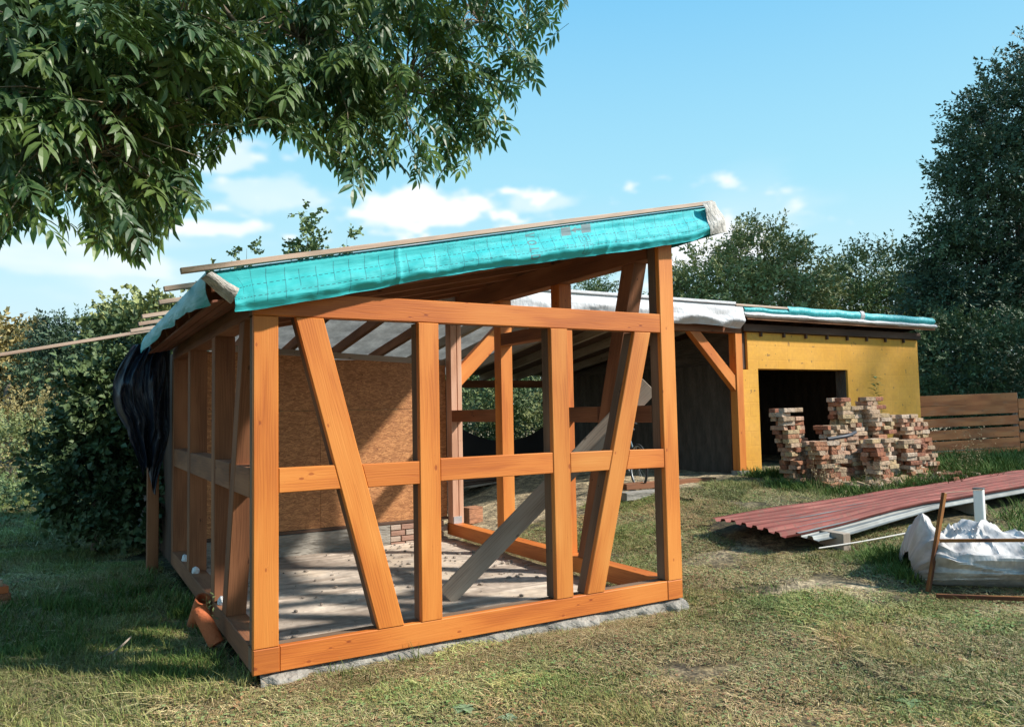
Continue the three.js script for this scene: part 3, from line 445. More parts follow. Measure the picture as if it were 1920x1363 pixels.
{ const o = thing('brick_rubble', 'heap of broken bricks at the foot of the brick stacks', 'rubble', [0, 0, 0]); const r = rngOf(77);
  for (let i = 0; i < 90; i++) { const x = rr(8.75, 12.4, r), z = rr(-2.62, -2.2, r), m = part('brick', brickGeos[i % 7], brickMats[Math.floor(r() * 8)], o); m.position.set(x, ground(x, z) + rr(-0.02, 0.06, r) + (i > 30 ? 0.05 : 0), z - (i > 30 ? 0.12 : 0)); m.rotation.set(rr(-0.4, 0.4, r), r() * 6, rr(-0.4, 0.4, r)); m.scale.setScalar(rr(0.6, 1, r)); } }
{ const pts = [[8.93, 1.12, -2.60], [9.3, 1.16, -2.52], [9.62, 1.20, -2.62]]; tag(part('pipe', tube(pts, 0.028, 0.028, 10, 8), std([0.03, 0.035, 0.05], 0.5), scene), 'short dark pipe lying across the low bricks', 'pipe'); }
{ const o = thing('brick_stack', 'two bright orange bricks at the left edge of the yard', 'brick stack', [-1.62, ground(-1.6, -3.6) - 0.01, -3.62], 0.3); const m1 = std([0.55, 0.15, 0.05], 0.9), m0 = brickMats[0];
  [[0, 0, m0], [0.02, 0.068, brickMats[2]], [0.0, 0.136, m1], [-0.05, 0.204, brickMats[1]]].forEach(([dx, y, m]) => { const b = part('brick', brickGeos[1], m, o); b.position.set(dx, y, 0); b.scale.set(1, 1, 1.3); }); }

// ---------------------------------------------------------------- board fence on the right
{
  const f = thing('board_fence', 'brown horizontal board fence between the yellow garage and the dark tree', 'fence', [14.55, 0, -4.75], -0.20);
  const gy = 0.40, zf = 0;
  for (const x of [0.06, 2.95, 5.9]) part('post', box(x - 0.04, x + 0.04, gy - 0.3, gy + 1.42, -0.085, -0.005, 0.004), M.grey, f);
  const rows = [[1.16, 1.38], [0.95, 1.15], [0.70, 0.88], [0.43, 0.63], [0.20, 0.39], [-0.02, 0.17]];
  rows.forEach(([a, b], i) => { part('board', prism([[0, gy + a], [2.94, gy + a + 0.03], [2.94, gy + b + 0.05], [0, gy + b]], 0.0, 0.026, 0.004), M.fence, f); part('board', box(2.955, 5.95, gy + a - 0.09, gy + b - 0.09, 0.0, 0.026, 0.004), M.fence, f); });
}
// ---------------------------------------------------------------- corrugated sheets
const rustRed = new THREE.MeshStandardMaterial({ map: dataTex(1024, 256, (u, v) => { const a = fbm(u * 10, v * 6, 5, 111, 10, 6), b = fbm(u * 90, v * 30, 3, 113, 90, 30); let c = [116 + (a - 0.5) * 70, 52 + (a - 0.5) * 44, 44 + (a - 0.5) * 44]; c = lerp3(c, [156, 100, 88], S((fbm(u * 5, v * 40, 3, 115, 5, 40) - 0.55) / 0.2) * 0.5); return lerp3(c, [104, 66, 54], S((b - 0.58) / 0.15) * 0.6); }), roughness: 0.75, metalness: 0 });
const zincSheet = new THREE.MeshStandardMaterial({ color: new THREE.Color().setRGB(0.34, 0.37, 0.38), map: dirt, roughness: 0.6, metalness: 0.2 });
{
  // ribs run away to the right; u along, v across
  const rib = (s, p = 0.15) => { const t = (s / p) % 1; return t < 0.36 ? 1 : t < 0.46 ? 1 - (t - 0.36) / 0.1 : t < 0.9 ? 0 : (t - 0.9) / 0.1; };
  const mk = (x0, z0, L, Wd, turn, h0, h1, depth, sd) => { const g = sheet(70, 168, (u, v) => { const s = v * Wd, x = u * L; return [x, mix(h0, h1, u) + rib(s) * depth + (fbm(x * 0.8, s * 2, 3, sd) - 0.5) * 0.05 - 0.10 * S((0.35 - u) / 0.35) * v * v, s]; }, (u, v) => [u * 2, v]); for (let i = 0, a = g.index.array; i < a.length; i += 3) { const t = a[i]; a[i] = a[i + 1]; a[i + 1] = t; } g.computeVertexNormals(); return g; };
  const a = thing('corrugated_sheet', 'long rust red corrugated roofing sheet lying on the grass', 'roofing sheet', [5.62, 0, -1.70], 0.065);
  part('sheet', mk(0, 0, 8.6, 1.05, 0, 0.30, 0.40, 0.034, 201), rustRed, a);
  const b = thing('corrugated_sheet', 'grey corrugated sheet showing under the edge of the red one', 'roofing sheet', [5.90, 0, -1.50], 0.070);
  part('sheet', mk(0, 0, 7.4, 1.04, 0, 0.258, 0.345, 0.034, 207), zincSheet, b);
  const k = thing('timber_block', 'squared timber propping up the corrugated sheets', 'timber', [6.35, 0, -1.6], -0.06); part('block', box(0, 0.12, -0.02, 0.235, 0, 1.2, 0.006), M.grey, k);
  const k2 = thing('timber_block', 'second squared timber under the far part of the corrugated sheets', 'timber', [9.6, 0, -1.9], -0.06); part('block', box(0, 0.12, 0.1, 0.27, 0, 1.2, 0.006), M.grey, k2);
  tag(part('steel_rod', tube([[5.9, 0.12, -0.42], [6.6, 0.13, -0.38], [7.35, 0.15, -0.36]], 0.008, 0.008, 8, 6), std([0.5, 0.48, 0.45], 0.6), scene), 'thin pale rod lying in front of the corrugated sheets', 'rod');
}
// ---------------------------------------------------------------- bulk bag, rusty frame, white post
{
  const bag = thing('bulk_bag', 'slumped white woven bulk bag behind the rusty frame', 'bag', [5.88, ground(6.0, 0.9) - 0.02, 0.70], -0.735);
  const ridge = (n, p) => Math.pow(1 - Math.abs(2 * n - 1), p);
  const section = [[-0.06, 0.0], [0.10, 0.11], [0.19, 0.27], [0.06, 0.44], [-0.3, 0.46], [-0.62, 0.44], [-0.92, 0.30], [-0.98, 0.1], [-0.9, 0.0]].map(([z, y]) => V(0, y, z)), curve = new THREE.CatmullRomCurve3(section);
  let gg = sheet(96, 84, (u, t) => {
    const s = u * 2.1, e = Math.sqrt(1 - Math.pow(clamp(1 - s / 0.32), 2.2)), c = curve.getPoint(t), topness = Math.exp(-(((t - 0.5) / 0.2) ** 2)), frontness = Math.exp(-(((t - 0.2) / 0.16) ** 2));
    let x = s - 0.02, y = c.y * 0.92 * (0.35 + 0.65 * e), z = -0.35 + (c.z + 0.35) * (0.3 + 0.7 * e);
    const w1 = fbm(s * 1.1, t * 2.2, 2, 161) * 2.2, w2 = fbm(s * 2.1 + 7, t * 3, 2, 163);
    const f1 = ridge(fbm(s * 1.3 + w1 * 0.5, t * 5 - s * 1.2 + w1, 2, 165), 5), f2 = ridge(fbm(s * 4 + w2 * 2, t * 7 + w2 * 3 + s * 1.4, 2, 167), 4), f3 = ridge(fbm(s * 7, t * 13 + w1, 2, 169), 3);
    let k = ((f1 - 0.4) * 0.06 + (f2 - 0.35) * 0.05 + (f3 - 0.35) * 0.02) * (0.25 + 0.75 * S((t - 0.28) / 0.14));
    for (const [t0, m, w, A] of [[0.235, 0.035, 0.035, 0.055], [0.20, -0.045, 0.03, 0.045], [0.30, 0.01, 0.028, 0.05], [0.13, 0.05, 0.03, 0.035], [0.27, -0.09, 0.022, 0.035], [0.17, 0.012, 0.02, 0.03], [0.34, -0.03, 0.02, 0.03]]) k += A * Math.max(0, 1 - Math.abs(t - t0 - m * s - 0.02 * Math.sin(s * 2 + t0 * 30)) / w) * (0.4 + 0.6 * fbm(s * 1.5, t0 * 40, 2, 173)); 
    y += k * (0.25 + topness) * S(t * 12) ; z += k * (0.2 + frontness * 1.2);
    const peak = (a, b, ra, rb, h) => { y += h * Math.pow(Math.max(0, 1 - Math.hypot((s - a) / ra, (t - b) / rb)), 1.5); };
    peak(0.10, 0.46, 0.24, 0.3, 0.34); peak(0.62, 0.55, 0.34, 0.16, 0.20); peak(1.15, 0.56, 0.4, 0.14, 0.10); peak(0.35, 0.40, 0.3, 0.12, 0.08);
    y -= 0.10 * S((s - 0.6) / 1.2) * topness; return [x, Math.max(0, y), z];
  }, (u, v) => [u * 2, v * 1.6]);
  for (let i = 0, a = gg.index.array; i < a.length; i += 3) { const t = a[i]; a[i] = a[i + 1]; a[i + 1] = t; } gg.computeVertexNormals(); gg = toCreasedNormals(gg, 0.5);
  const bagM = new THREE.MeshPhysicalMaterial({ color: new THREE.Color().setRGB(0.74, 0.73, 0.76), map: dirt, roughness: 0.5, sheen: 0.2, bumpMap: crinkle, bumpScale: 0.01 });
  part('bag_body', gg, bagM, bag);
  for (const dx of [0, 0.085]) part('strap', sheet(3, 24, (u, v) => [0.80 + dx + u * 0.03 + 0.10 * v, 0.43 - v * 0.36, 0.03 + 0.22 * Math.sin(0.5 + v * 1.7) + 0.035], (u, v) => [u, v]), std([0.07, 0.13, 0.11], 0.6), bag);
}
{
  const rust = new THREE.MeshStandardMaterial({ map: dataTex(256, 256, (u, v) => { const a = fbm(u * 8, v * 8, 4, 131, 8, 8); return lerp3([142, 92, 44], [88, 50, 32], S((a - 0.4) / 0.3)); }), roughness: 0.85, metalness: 0.2 });
  const fr = thing('rusty_frame', 'rusty welded angle iron frame leaning in front of the white bag', 'metal frame');
  const y0 = ground(5.73, 0.9);
  part('upright', beamGeo(V(5.715, y0 - 0.10, 0.86), V(6.02, 0.80, 0.90), 0.03, 0.045, V(1, 0, 0), 0.003), rust, fr);
  part('crossbar', beamGeo(V(5.85, 0.385, 0.935), V(7.0, 0.45, 2.2), 0.025, 0.03, V(0, 1, 0), 0.003), rust, fr);
  part('bottom_rail', beamGeo(V(5.60, -0.055, 1.03), V(6.9, -0.045, 2.35), 0.03, 0.035, V(0, 1, 0), 0.003), rust, fr);
  part('wire', tube([[6.02, 0.795, 0.90], [6.6, 0.74, 0.6], [8.2, 0.62, 0.05]], 0.004, 0.004, 12, 5), std([0.25, 0.17, 0.12], 0.8), fr);
  const wp = thing('white_post', 'short white square post with a dark cap behind the bag', 'post', [8.21, ground(8.2, 0.0), 0.0], 0.3);
  part('shaft', box(-0.05, 0.05, -0.1, 0.58, -0.05, 0.05, 0.008), std([0.78, 0.78, 0.76], 0.6), wp); part('cap', box(-0.055, 0.055, 0.581, 0.60, -0.055, 0.055, 0.004), std([0.10, 0.10, 0.10], 0.6), wp);
}
// ---------------------------------------------------------------- bicycle, sling, boards, clay pipes, stick, tarp
{
  const b = thing('bicycle', 'old grey bicycle parked in the shade of the carport', 'bicycle', [6.78, ground(6.8, -4.6), -4.75], 1.27);
  const steel = std([0.35, 0.36, 0.36], 0.4, { metalness: 0.6 }), black = std([0.03, 0.03, 0.03], 0.7), blue = std([0.10, 0.16, 0.20], 0.45);
  for (const x of [-0.52, 0.52]) { const w = part('wheel', new THREE.TorusGeometry(0.315, 0.012, 6, 40), steel, b); w.position.set(x, 0.335, 0); const ty = part('tyre', new THREE.TorusGeometry(0.335, 0.018, 8, 40), black, w); const sp = []; for (let i = 0; i < 14; i++) { const a = i / 14 * Math.PI * 2; sp.push(tube([[Math.cos(a) * 0.02, Math.sin(a) * 0.02, 0], [Math.cos(a) * 0.31, Math.sin(a) * 0.31, 0]], 0.002, 0.002, 1, 4)); } part('spokes', mergeGeometries(sp), steel, w); }
  const tb = (a, c, r = 0.016) => tube([a, c], r, r, 2, 8);
  part('frame', mergeGeometries([tb([-0.52, 0.335, 0.0], [-0.1, 0.30, 0]), tb([-0.52, 0.335, 0], [-0.16, 0.78, 0]), tb([-0.1, 0.3, 0], [-0.18, 0.86, 0]), tb([-0.1, 0.3, 0], [0.36, 0.74, 0]), tb([-0.16, 0.78, 0], [0.34, 0.82, 0]), tb([0.31, 0.96, 0], [0.52, 0.335, 0])]), blue, b);
  part('handlebar', tube([[0.18, 0.98, -0.28], [0.30, 1.02, -0.2], [0.31, 1.0, 0], [0.30, 1.02, 0.2], [0.18, 0.98, 0.28]], 0.012, 0.012, 16, 6), steel, b);
  const sd = new THREE.SphereGeometry(1, 14, 8); sd.scale(0.13, 0.035, 0.07); sd.translate(-0.2, 0.90, 0); part('saddle', sd, black, b);
  const ck = new THREE.TorusGeometry(0.085, 0.012, 6, 20); ck.translate(-0.1, 0.3, 0.03); part('chainring', ck, steel, b);
}
{
  const g = sheet(40, 16, (u, v) => { const x = mix(6.08, 8.78, u), sag = 0.48 * (1 - (2 * u - 1) ** 2); return [x, mix(1.46 - sag, 0.42 - 0.1 * sag, v) , -9.86 + 0.12 * Math.sin(v * 3) + 0.03 * Math.sin(x * 5 + v * 3)]; });
  tag(part('black_tarpaulin', g, std([0.022, 0.020, 0.022], 0.75), scene), 'black sheet sagging between the back posts of the carport', 'tarpaulin');
  const o = thing('board_pile', 'dark boards piled on the sandy carport floor', 'boards', [6.0, ground(6.0, -7.9), -7.9], 0.4); const r = rngOf(4);
  for (let i = 0; i < 14; i++) { const m = part('board', beamGeo(V(-1.2, 0, 0), V(rr(0.7, 1.3, r), rr(-0.03, 0.05, r), rr(-0.1, 0.1, r)), 0.14, 0.03), i % 3 ? M.darkwood : M.grey, o); m.position.set(rr(-0.2, 0.2, r), 0.02 + Math.floor(i / 4) * 0.035, (i % 4) * 0.17 - 0.3); m.rotation.y = rr(-0.12, 0.12, r); }
  const bk = thing('hollow_block', 'pale hollow block behind the pale corner post', 'block', [4.25, ground(4.25, -5.3), -5.3], 0.2); part('block', box(-0.12, 0.15, 0, 0.24, -0.1, 0.1, 0.008), brickMats[4], bk);
}
{
  const clay = std([0.50, 0.13, 0.045], 0.8, { bumpMap: concreteBump, bumpScale: 0.006 });
  const mk = (len, r, a0, a1) => { const g = sheet(26, 8, (u, v) => { const a = mix(a0, a1, u); return [v * len, Math.sin(a) * r, Math.cos(a) * r]; }); return mergeGeometries([g, sheet(26, 8, (u, v) => { const a = mix(a1, a0, u); return [v * len, Math.sin(a) * (r - 0.014), Math.cos(a) * (r - 0.014)]; }), sheet(26, 1, (u, v) => { const a = mix(a0, a1, u), k = r - 0.014 * v; return [0, Math.sin(a) * k, Math.cos(a) * k]; }), sheet(26, 1, (u, v) => { const a = mix(a0, a1, u), k = r - 0.014 * v; return [len, Math.sin(a) * k, Math.cos(a) * k]; })]); };
  const p1 = tag(part('clay_pipe', mk(0.30, 0.056, 0, Math.PI * 2), clay, scene), 'orange clay pipe stub standing by the left sill, nearest the corner', 'clay pipe', 'clay pipe pieces beside the left sill'); p1.position.set(-0.06, -0.03, -0.98); p1.rotation.set(0.3, 2.1, 0.75);
  const p2 = tag(part('clay_pipe', mk(0.30, 0.062, 0, Math.PI * 2), clay, scene), 'dark red clay pipe by the left sill, farther from the corner', 'clay pipe', 'clay pipe pieces beside the left sill'); p2.position.set(-0.10, -0.06, -1.78); p2.rotation.set(0.2, -1.3, 1.1);
  tag(part('stick', tube([[-0.95, -0.05, -1.02], [-0.82, -0.035, -1.1], [-0.70, -0.02, -1.22], [-0.60, 0.02, -1.36]], 0.012, 0.007, 12, 6), M.grey, scene), 'bent bare stick lying on the grass left of the shed', 'stick');
  const st = thing('stake', 'orange timber stump behind the back left corner of the shed', 'stake', [-0.17, -0.08, -4.62]); part('stake_post', box(-0.06, 0.06, 0, 1.33, -0.06, 0.06, 0.005), M.brown, st);
}
{
  // tarpaulin hung from the battens at the far left corner
  const g = sheet(70, 60, (u, v) => {
    const left = -0.40 - 0.20 * Math.sin(clamp(v / 0.62) * Math.PI * 0.92) + 0.16 * S((v - 0.6) / 0.4), right = mix(-0.02, -0.16, S((v - 0.55) / 0.45)), n = fbm(u * 6, v * 2.2, 4, 141) - 0.5;
    return [mix(left, right, u), 2.46 - v * (1.52 - 0.16 * Math.sin(u * 5)) + n * 0.03, -4.47 + 0.14 * Math.sin(u * Math.PI) * Math.sin(clamp(v / 0.8) * Math.PI) + n * 0.22 + 0.07 * Math.pow(1 - Math.abs(2 * fbm(u * 7 + v * 2, v * 2.4, 2, 147) - 1), 4) + 0.05 * Math.sin(u * 17 + v * 3) * S(v * 2 - 0.8)];
  });
  tag(part('tarpaulin', g, std([0.012, 0.018, 0.034], 0.42, { bumpMap: crinkle, bumpScale: 0.02 }), scene), 'dark blue tarpaulin hanging from the roof at the far left corner', 'tarpaulin');
}

// ---------------------------------------------------------------- foliage
const fwd = V(0, 0, -1).applyQuaternion(camera.quaternion), camR = V(1, 0, 0).applyQuaternion(camera.quaternion), camU = V(0, 1, 0).applyQuaternion(camera.quaternion);
const FX = 1444.6;
function at(px, py, d) { return camera.position.clone().addScaledVector(fwd, d).addScaledVector(camR, (px - 960) / FX * d).addScaledVector(camU, -(py - 681.5) / FX * d); }
function seen(p) { const q = p.clone().sub(camera.position), d = q.dot(fwd); return [960 + FX * q.dot(camR) / d, 681.5 - FX * q.dot(camU) / d, d]; }
// one leaf blade: base at o, along d, blade normal n, folded along the midrib
function blade(P, o, d, n, L, Wd, fold = 0.25, droop = 0.15, broad = 0.45) {
  const s = d.clone().cross(n).normalize(), mid = o.clone().addScaledVector(d, L * broad).addScaledVector(n, -L * droop * 0.3), tip = o.clone().addScaledVector(d, L * 0.97).addScaledVector(n, -L * droop);
  const l = mid.clone().addScaledVector(s, Wd / 2).addScaledVector(n, Wd * fold * 0.5), r = mid.clone().addScaledVector(s, -Wd / 2).addScaledVector(n, Wd * fold * 0.5);
  const tri = (a, b, c) => { const m = b.clone().sub(a).cross(c.clone().sub(a)).normalize(); for (const p of [a, b, c]) { P.p.push(p.x, p.y, p.z); P.n.push(m.x, m.y, m.z); P.uv.push(0, 0); } };
  tri(o, l, mid); tri(mid, l, tip); tri(o, mid, r); tri(mid, tip, r);
}
// a spray: a twig with leaves on both sides, growing along +x
function sprayGeo(n, L, leafL, leafW, seed, droop = 0.2) {
  const P = new Poly(), r = rngOf(seed), X = V(1, 0, 0);
  for (let i = 0; i < n; i++) {
    const t = (i + 0.5) / n, o = V(t * L, -droop * t * t * L + rr(-0.04, 0.04, r) * L, rr(-0.12, 0.12, r) * L), side = i % 2 ? 1 : -1;
    const d = V(rr(0.3, 1, r), rr(-0.7, 0.5, r), side * rr(0.2, 1, r)).normalize(), nn = V(rr(-0.6, 0.6, r), 1, rr(-0.6, 0.6, r)).normalize(), n2 = nn.addScaledVector(d, -nn.dot(d)).normalize(), k = rr(0.7, 1.25, r);
    blade(P, o, d, n2, leafL * k, leafW * k, 0.3, rr(0, 0.3, r));
  }
  return P.build();
}
const leafMat = (rough = 0.55) => new THREE.MeshPhysicalMaterial({ color: 0xffffff, roughness: rough, transmission: 0.5, thickness: 0, side: THREE.DoubleSide, specularIntensity: 0.6 });
const LM = new THREE.MeshStandardMaterial({ color: 0xffffff, roughness: 0.6, side: THREE.DoubleSide });
const sprays = { fine: [1, 2].map((s) => sprayGeo(26, 0.62, 0.105, 0.05, s, 0.3)), wide: [5, 6].map((s) => sprayGeo(12, 0.42, 0.12, 0.11, s, 0.15)), far: [8, 9].map((s) => sprayGeo(18, 1.3, 0.34, 0.22, s, 0.2)) };
const bark = new THREE.MeshStandardMaterial({ map: dataTex(256, 256, (u, v) => { const a = fbm(u * 20, v * 4, 4, 151, 20, 4); return lerp3([70, 60, 50], [118, 106, 92], a); }), roughness: 0.95 });
function quatAlong(dir, r) { const q = new THREE.Quaternion().setFromUnitVectors(V(1, 0, 0), dir.clone().normalize()); return q.multiply(new THREE.Quaternion().setFromAxisAngle(V(1, 0, 0), r() * 6.283)); }
// lobes: [x, y, z, rx, ry, rz, sprays]; trunk from base
function tree(name, label, category, base, lobes, kind, cols, seed, { group, trunkR = 0.16, size = 1, hollow = 0.55, down = 0.15 } = {}) {
  const o = thing(name, label, category, base, 0, group), r = rngOf(seed), B = V(...base), mats = [[], []], colr = [[], []];
  const cen = lobes.reduce((s, l) => s.add(V(l[0], l[1], l[2])), V(0, 0, 0)).multiplyScalar(1 / lobes.length), trunkTop = V(mix(base[0], cen.x, 0.4), mix(base[1], cen.y, 0.9), mix(base[2], cen.z, 0.4));
  if (trunkR) {
    part('trunk', tube([V(0, -0.3, 0), trunkTop.clone().sub(B).multiplyScalar(0.5).add(V(rr(-0.1, 0.1, r), 0, rr(-0.1, 0.1, r))), trunkTop.clone().sub(B)], trunkR, trunkR * 0.45, 12, 9), bark, o);
    for (const l of lobes) { const c = V(l[0], l[1], l[2]).sub(B), s = trunkTop.clone().sub(B).multiplyScalar(rr(0.4, 0.9, r)); part('branch', tube([s, s.clone().lerp(c, 0.5).add(V(0, -0.15, 0)), c], trunkR * 0.38, trunkR * 0.08, 8, 6), bark, o); }
  }
  const m4 = new THREE.Matrix4(), sc = V(1, 1, 1), cc = new THREE.Color();
  for (const [x, y, z, rx, ry, rz, n] of lobes) for (let i = 0; i < n; i++) {
    let a = V(rr(-1, 1, r), rr(-1, 1, r), rr(-1, 1, r)); if (a.lengthSq() > 1 || a.lengthSq() < 1e-3) { i--; continue; } const rad = mix(a.length(), 1, hollow); a.normalize();
    const lump = 0.72 + 0.5 * fbm(a.x * 2.2 + x + 9, a.y * 2.2 + a.z * 2.2 + z, 3, seed), p = V(x + a.x * rx * rad * lump, y + a.y * ry * rad * lump, z + a.z * rz * rad * lump).sub(B);
    const dir = a.clone().multiplyScalar(0.8).add(V(rr(-0.6, 0.6, r), rr(-0.5, 0.5, r) - down, rr(-0.6, 0.6, r))), k = rr(0.7, 1.25, r) * size, w = r() < 0.5 ? 0 : 1;
    m4.compose(p, quatAlong(dir, r), sc.setScalar(k)); mats[w].push(m4.clone());
    const q = fbm(p.x * 0.9 + 5, p.y * 0.9 + p.z * 0.7, 2, seed + 7), c1 = lerp3(cols[0], cols[1], clamp(q * 1.5 - 0.25 + rr(-0.25, 0.25, r))); colr[w].push(cc.clone().setRGB(...c1));
  }
  const crown = new THREE.Group(); crown.name = 'crown'; o.add(crown);
  for (const w of [0, 1]) { if (!mats[w].length) continue; const im = new THREE.InstancedMesh(sprays[kind][w], LM, mats[w].length); mats[w].forEach((m, i) => { im.setMatrixAt(i, m); im.setColorAt(i, colr[w][i]); }); im.name = 'foliage'; im.userData.kind = 'stuff'; im.castShadow = im.receiveShadow = true; crown.add(im); }
  return o;
}
const GREEN = [[0.055, 0.095, 0.034], [0.14, 0.20, 0.065]], DARK = [[0.030, 0.062, 0.036], [0.080, 0.13, 0.055]], OLIVE = [[0.10, 0.135, 0.05], [0.25, 0.28, 0.10]], YELL = [[0.20, 0.18, 0.07], [0.40, 0.31, 0.12]];
const L = (px, py, d, rx, ry, rz, n) => { const p = at(px, py, d); return [p.x, p.y, p.z, rx, ry, rz, n]; };
// right-hand trees behind the wing
tree('leafy_tree', 'broad pale green tree rising behind the garage roof, left of its neighbours', 'tree', [19.5, 0.4, -13.5], [L(1420, 520, 26, 1.3, 1.6, 1.4, 420), L(1330, 545, 26, 1.2, 1.1, 1.3, 330), L(1490, 545, 26.5, 1.0, 1.3, 1.2, 330), L(1420, 590, 26, 2.6, 1.5, 1.8, 480), L(1435, 465, 26, 0.55, 0.7, 0.6, 80), L(1285, 575, 26, 0.7, 0.9, 0.8, 120)], 'fine', OLIVE, 31, { group: 'trees behind the garage', size: 1.25 });
tree('leafy_tree', 'rounded mid green tree between the pale tree and the tall dark tree', 'tree', [28.5, 0.4, -14.5], [L(1640, 540, 32, 1.6, 1.5, 1.6, 480), L(1570, 570, 32, 1.0, 1.2, 1.2, 260), L(1690, 575, 32, 1.0, 1.1, 1.2, 260), L(1640, 600, 32, 2.4, 1.4, 1.8, 380)], 'fine', GREEN, 32, { group: 'trees behind the garage', size: 1.35 });
tree('tall_tree', 'tall dark tree at the right edge of the yard', 'tree', [24.6, 0.3, -7.2], [L(1930, 190, 23, 1.1, 1.1, 1.4, 380), L(1860, 240, 23, 0.75, 0.7, 1.0, 240), L(1840, 315, 22.6, 0.8, 0.75, 1.0, 260), L(1905, 320, 23, 1.0, 0.8, 1.2, 320), L(1800, 420, 22.6, 0.5, 0.35, 0.7, 110), L(1880, 440, 23, 0.9, 0.5, 1.2, 240), L(1765, 455, 22.6, 0.4, 0.35, 0.6, 80), L(1830, 515, 23, 1.1, 0.8, 1.3, 380), L(1770, 565, 22.6, 0.8, 0.75, 1.1, 280), L(1910, 560, 23, 1.3, 1.1, 1.5, 460), L(1845, 640, 23, 1.5, 1.1, 1.5, 460), L(2040, 400, 23, 1.5, 2.6, 1.6, 420), L(1990, 110, 23, 0.9, 0.8, 1.1, 170), L(1765, 655, 22.8, 0.6, 0.7, 0.9, 150)], 'fine', DARK, 33, { trunkR: 0.3, size: 1.2, hollow: 0.5 });
for (const [px, py, d, rx, ry, n, lab, c] of [[1790, 690, 21, 1.2, 1.3, 420, 'dark bush behind the fence, close to the garage corner', GREEN], [1880, 700, 20.5, 1.3, 1.2, 420, 'dark bush behind the fence under the tall tree', DARK], [1960, 690, 20, 1.3, 1.4, 300, 'dark bush behind the fence at the right edge', DARK]]) { const p = at(px, py, d); tree('bush', lab, 'bush', [p.x, 0.3, p.z], [[p.x, p.y, p.z, rx, ry, rx, n], [p.x, p.y - 1.1, p.z, rx * 1.1, 1.0, rx, n * 0.6]], 'fine', c, 40 + px, { group: 'bushes behind the fence', trunkR: 0.05 }); }
tree('roadside_tree', 'tall tree outside the right edge of the view that shades the fence', 'tree', [24.5, 0.2, 2.6], [[22.0, 10.7, 2.6, 1.5, 1.7, 1.6, 60], [24.2, 10.0, 2.6, 2.0, 2.2, 2.0, 420], [26.6, 9.8, 2.8, 1.9, 2.0, 1.9, 460], [23.8, 12.4, 2.6, 1.9, 1.5, 1.8, 90], [22.9, 8.6, 2.4, 1.3, 1.2, 1.4, 40]], 'fine', GREEN, 95, { size: 1.35, trunkR: 0.22 });
// behind the carport
for (const [px, py, d, rx, ry, n, lab, c] of [[890, 770, 19.5, 1.2, 1.2, 420, 'bright green bush seen under the carport roof beside the corner post', GREEN], [985, 775, 20.5, 1.2, 1.3, 420, 'bright green bush seen through the carport, right of its neighbour', OLIVE], [1090, 760, 22, 1.4, 1.3, 200, 'bush behind the carport and garage wall', GREEN]]) { const p = at(px, py, d); tree('bush', lab, 'bush', [p.x, 0.3, p.z], [[p.x, p.y, p.z, rx, ry, rx, n], [p.x, p.y - 0.9, p.z, rx * 1.15, 0.9, rx, n * 0.6]], 'fine', c, 60 + px, { group: 'bushes behind the carport', trunkR: 0.05, size: 0.9 }); }
tree('young_tree', 'slender young tree top standing above the teal roof edge', 'tree', [4.4, 0.2, -14.6], [L(577, 450, 20, 0.24, 0.30, 0.24, 34), L(574, 405, 20, 0.08, 0.26, 0.1, 10), L(582, 500, 20, 0.4, 0.5, 0.4, 50)], 'wide', GREEN, 71, { group: 'saplings behind the shed roof', trunkR: 0.06, size: 0.9, hollow: 0.3 });
tree('young_tree', 'small sapling tip right of the slender young tree above the roof', 'tree', [5.3, 0.2, -14.1], [L(650, 448, 20, 0.1, 0.22, 0.12, 9), L(640, 500, 20, 0.3, 0.4, 0.3, 30)], 'wide', GREEN, 72, { group: 'saplings behind the shed roof', trunkR: 0.04, size: 0.8, hollow: 0.3 });
tree('young_tree', 'low sapling tip above the batten left of the slender young tree', 'tree', [2.9, 0.2, -15.4], [L(462, 466, 20, 0.14, 0.08, 0.14, 8), L(470, 530, 20, 0.5, 0.4, 0.5, 40)], 'wide', GREEN, 73, { group: 'saplings behind the shed roof', trunkR: 0.04, size: 0.8, hollow: 0.3 });
tree('leafy_tree', 'tree top glimpsed between the posts above the white roof', 'tree', [16.3, 0.4, -19.2], [L(1085, 550, 30, 0.9, 0.7, 0.9, 150), L(1125, 555, 30, 0.5, 0.3, 0.6, 50), L(1010, 560, 30, 0.8, 0.4, 0.8, 60), L(1080, 600, 30, 2.6, 0.9, 1.2, 160)], 'fine', GREEN, 74, { group: 'trees behind the garage', size: 1.1 });
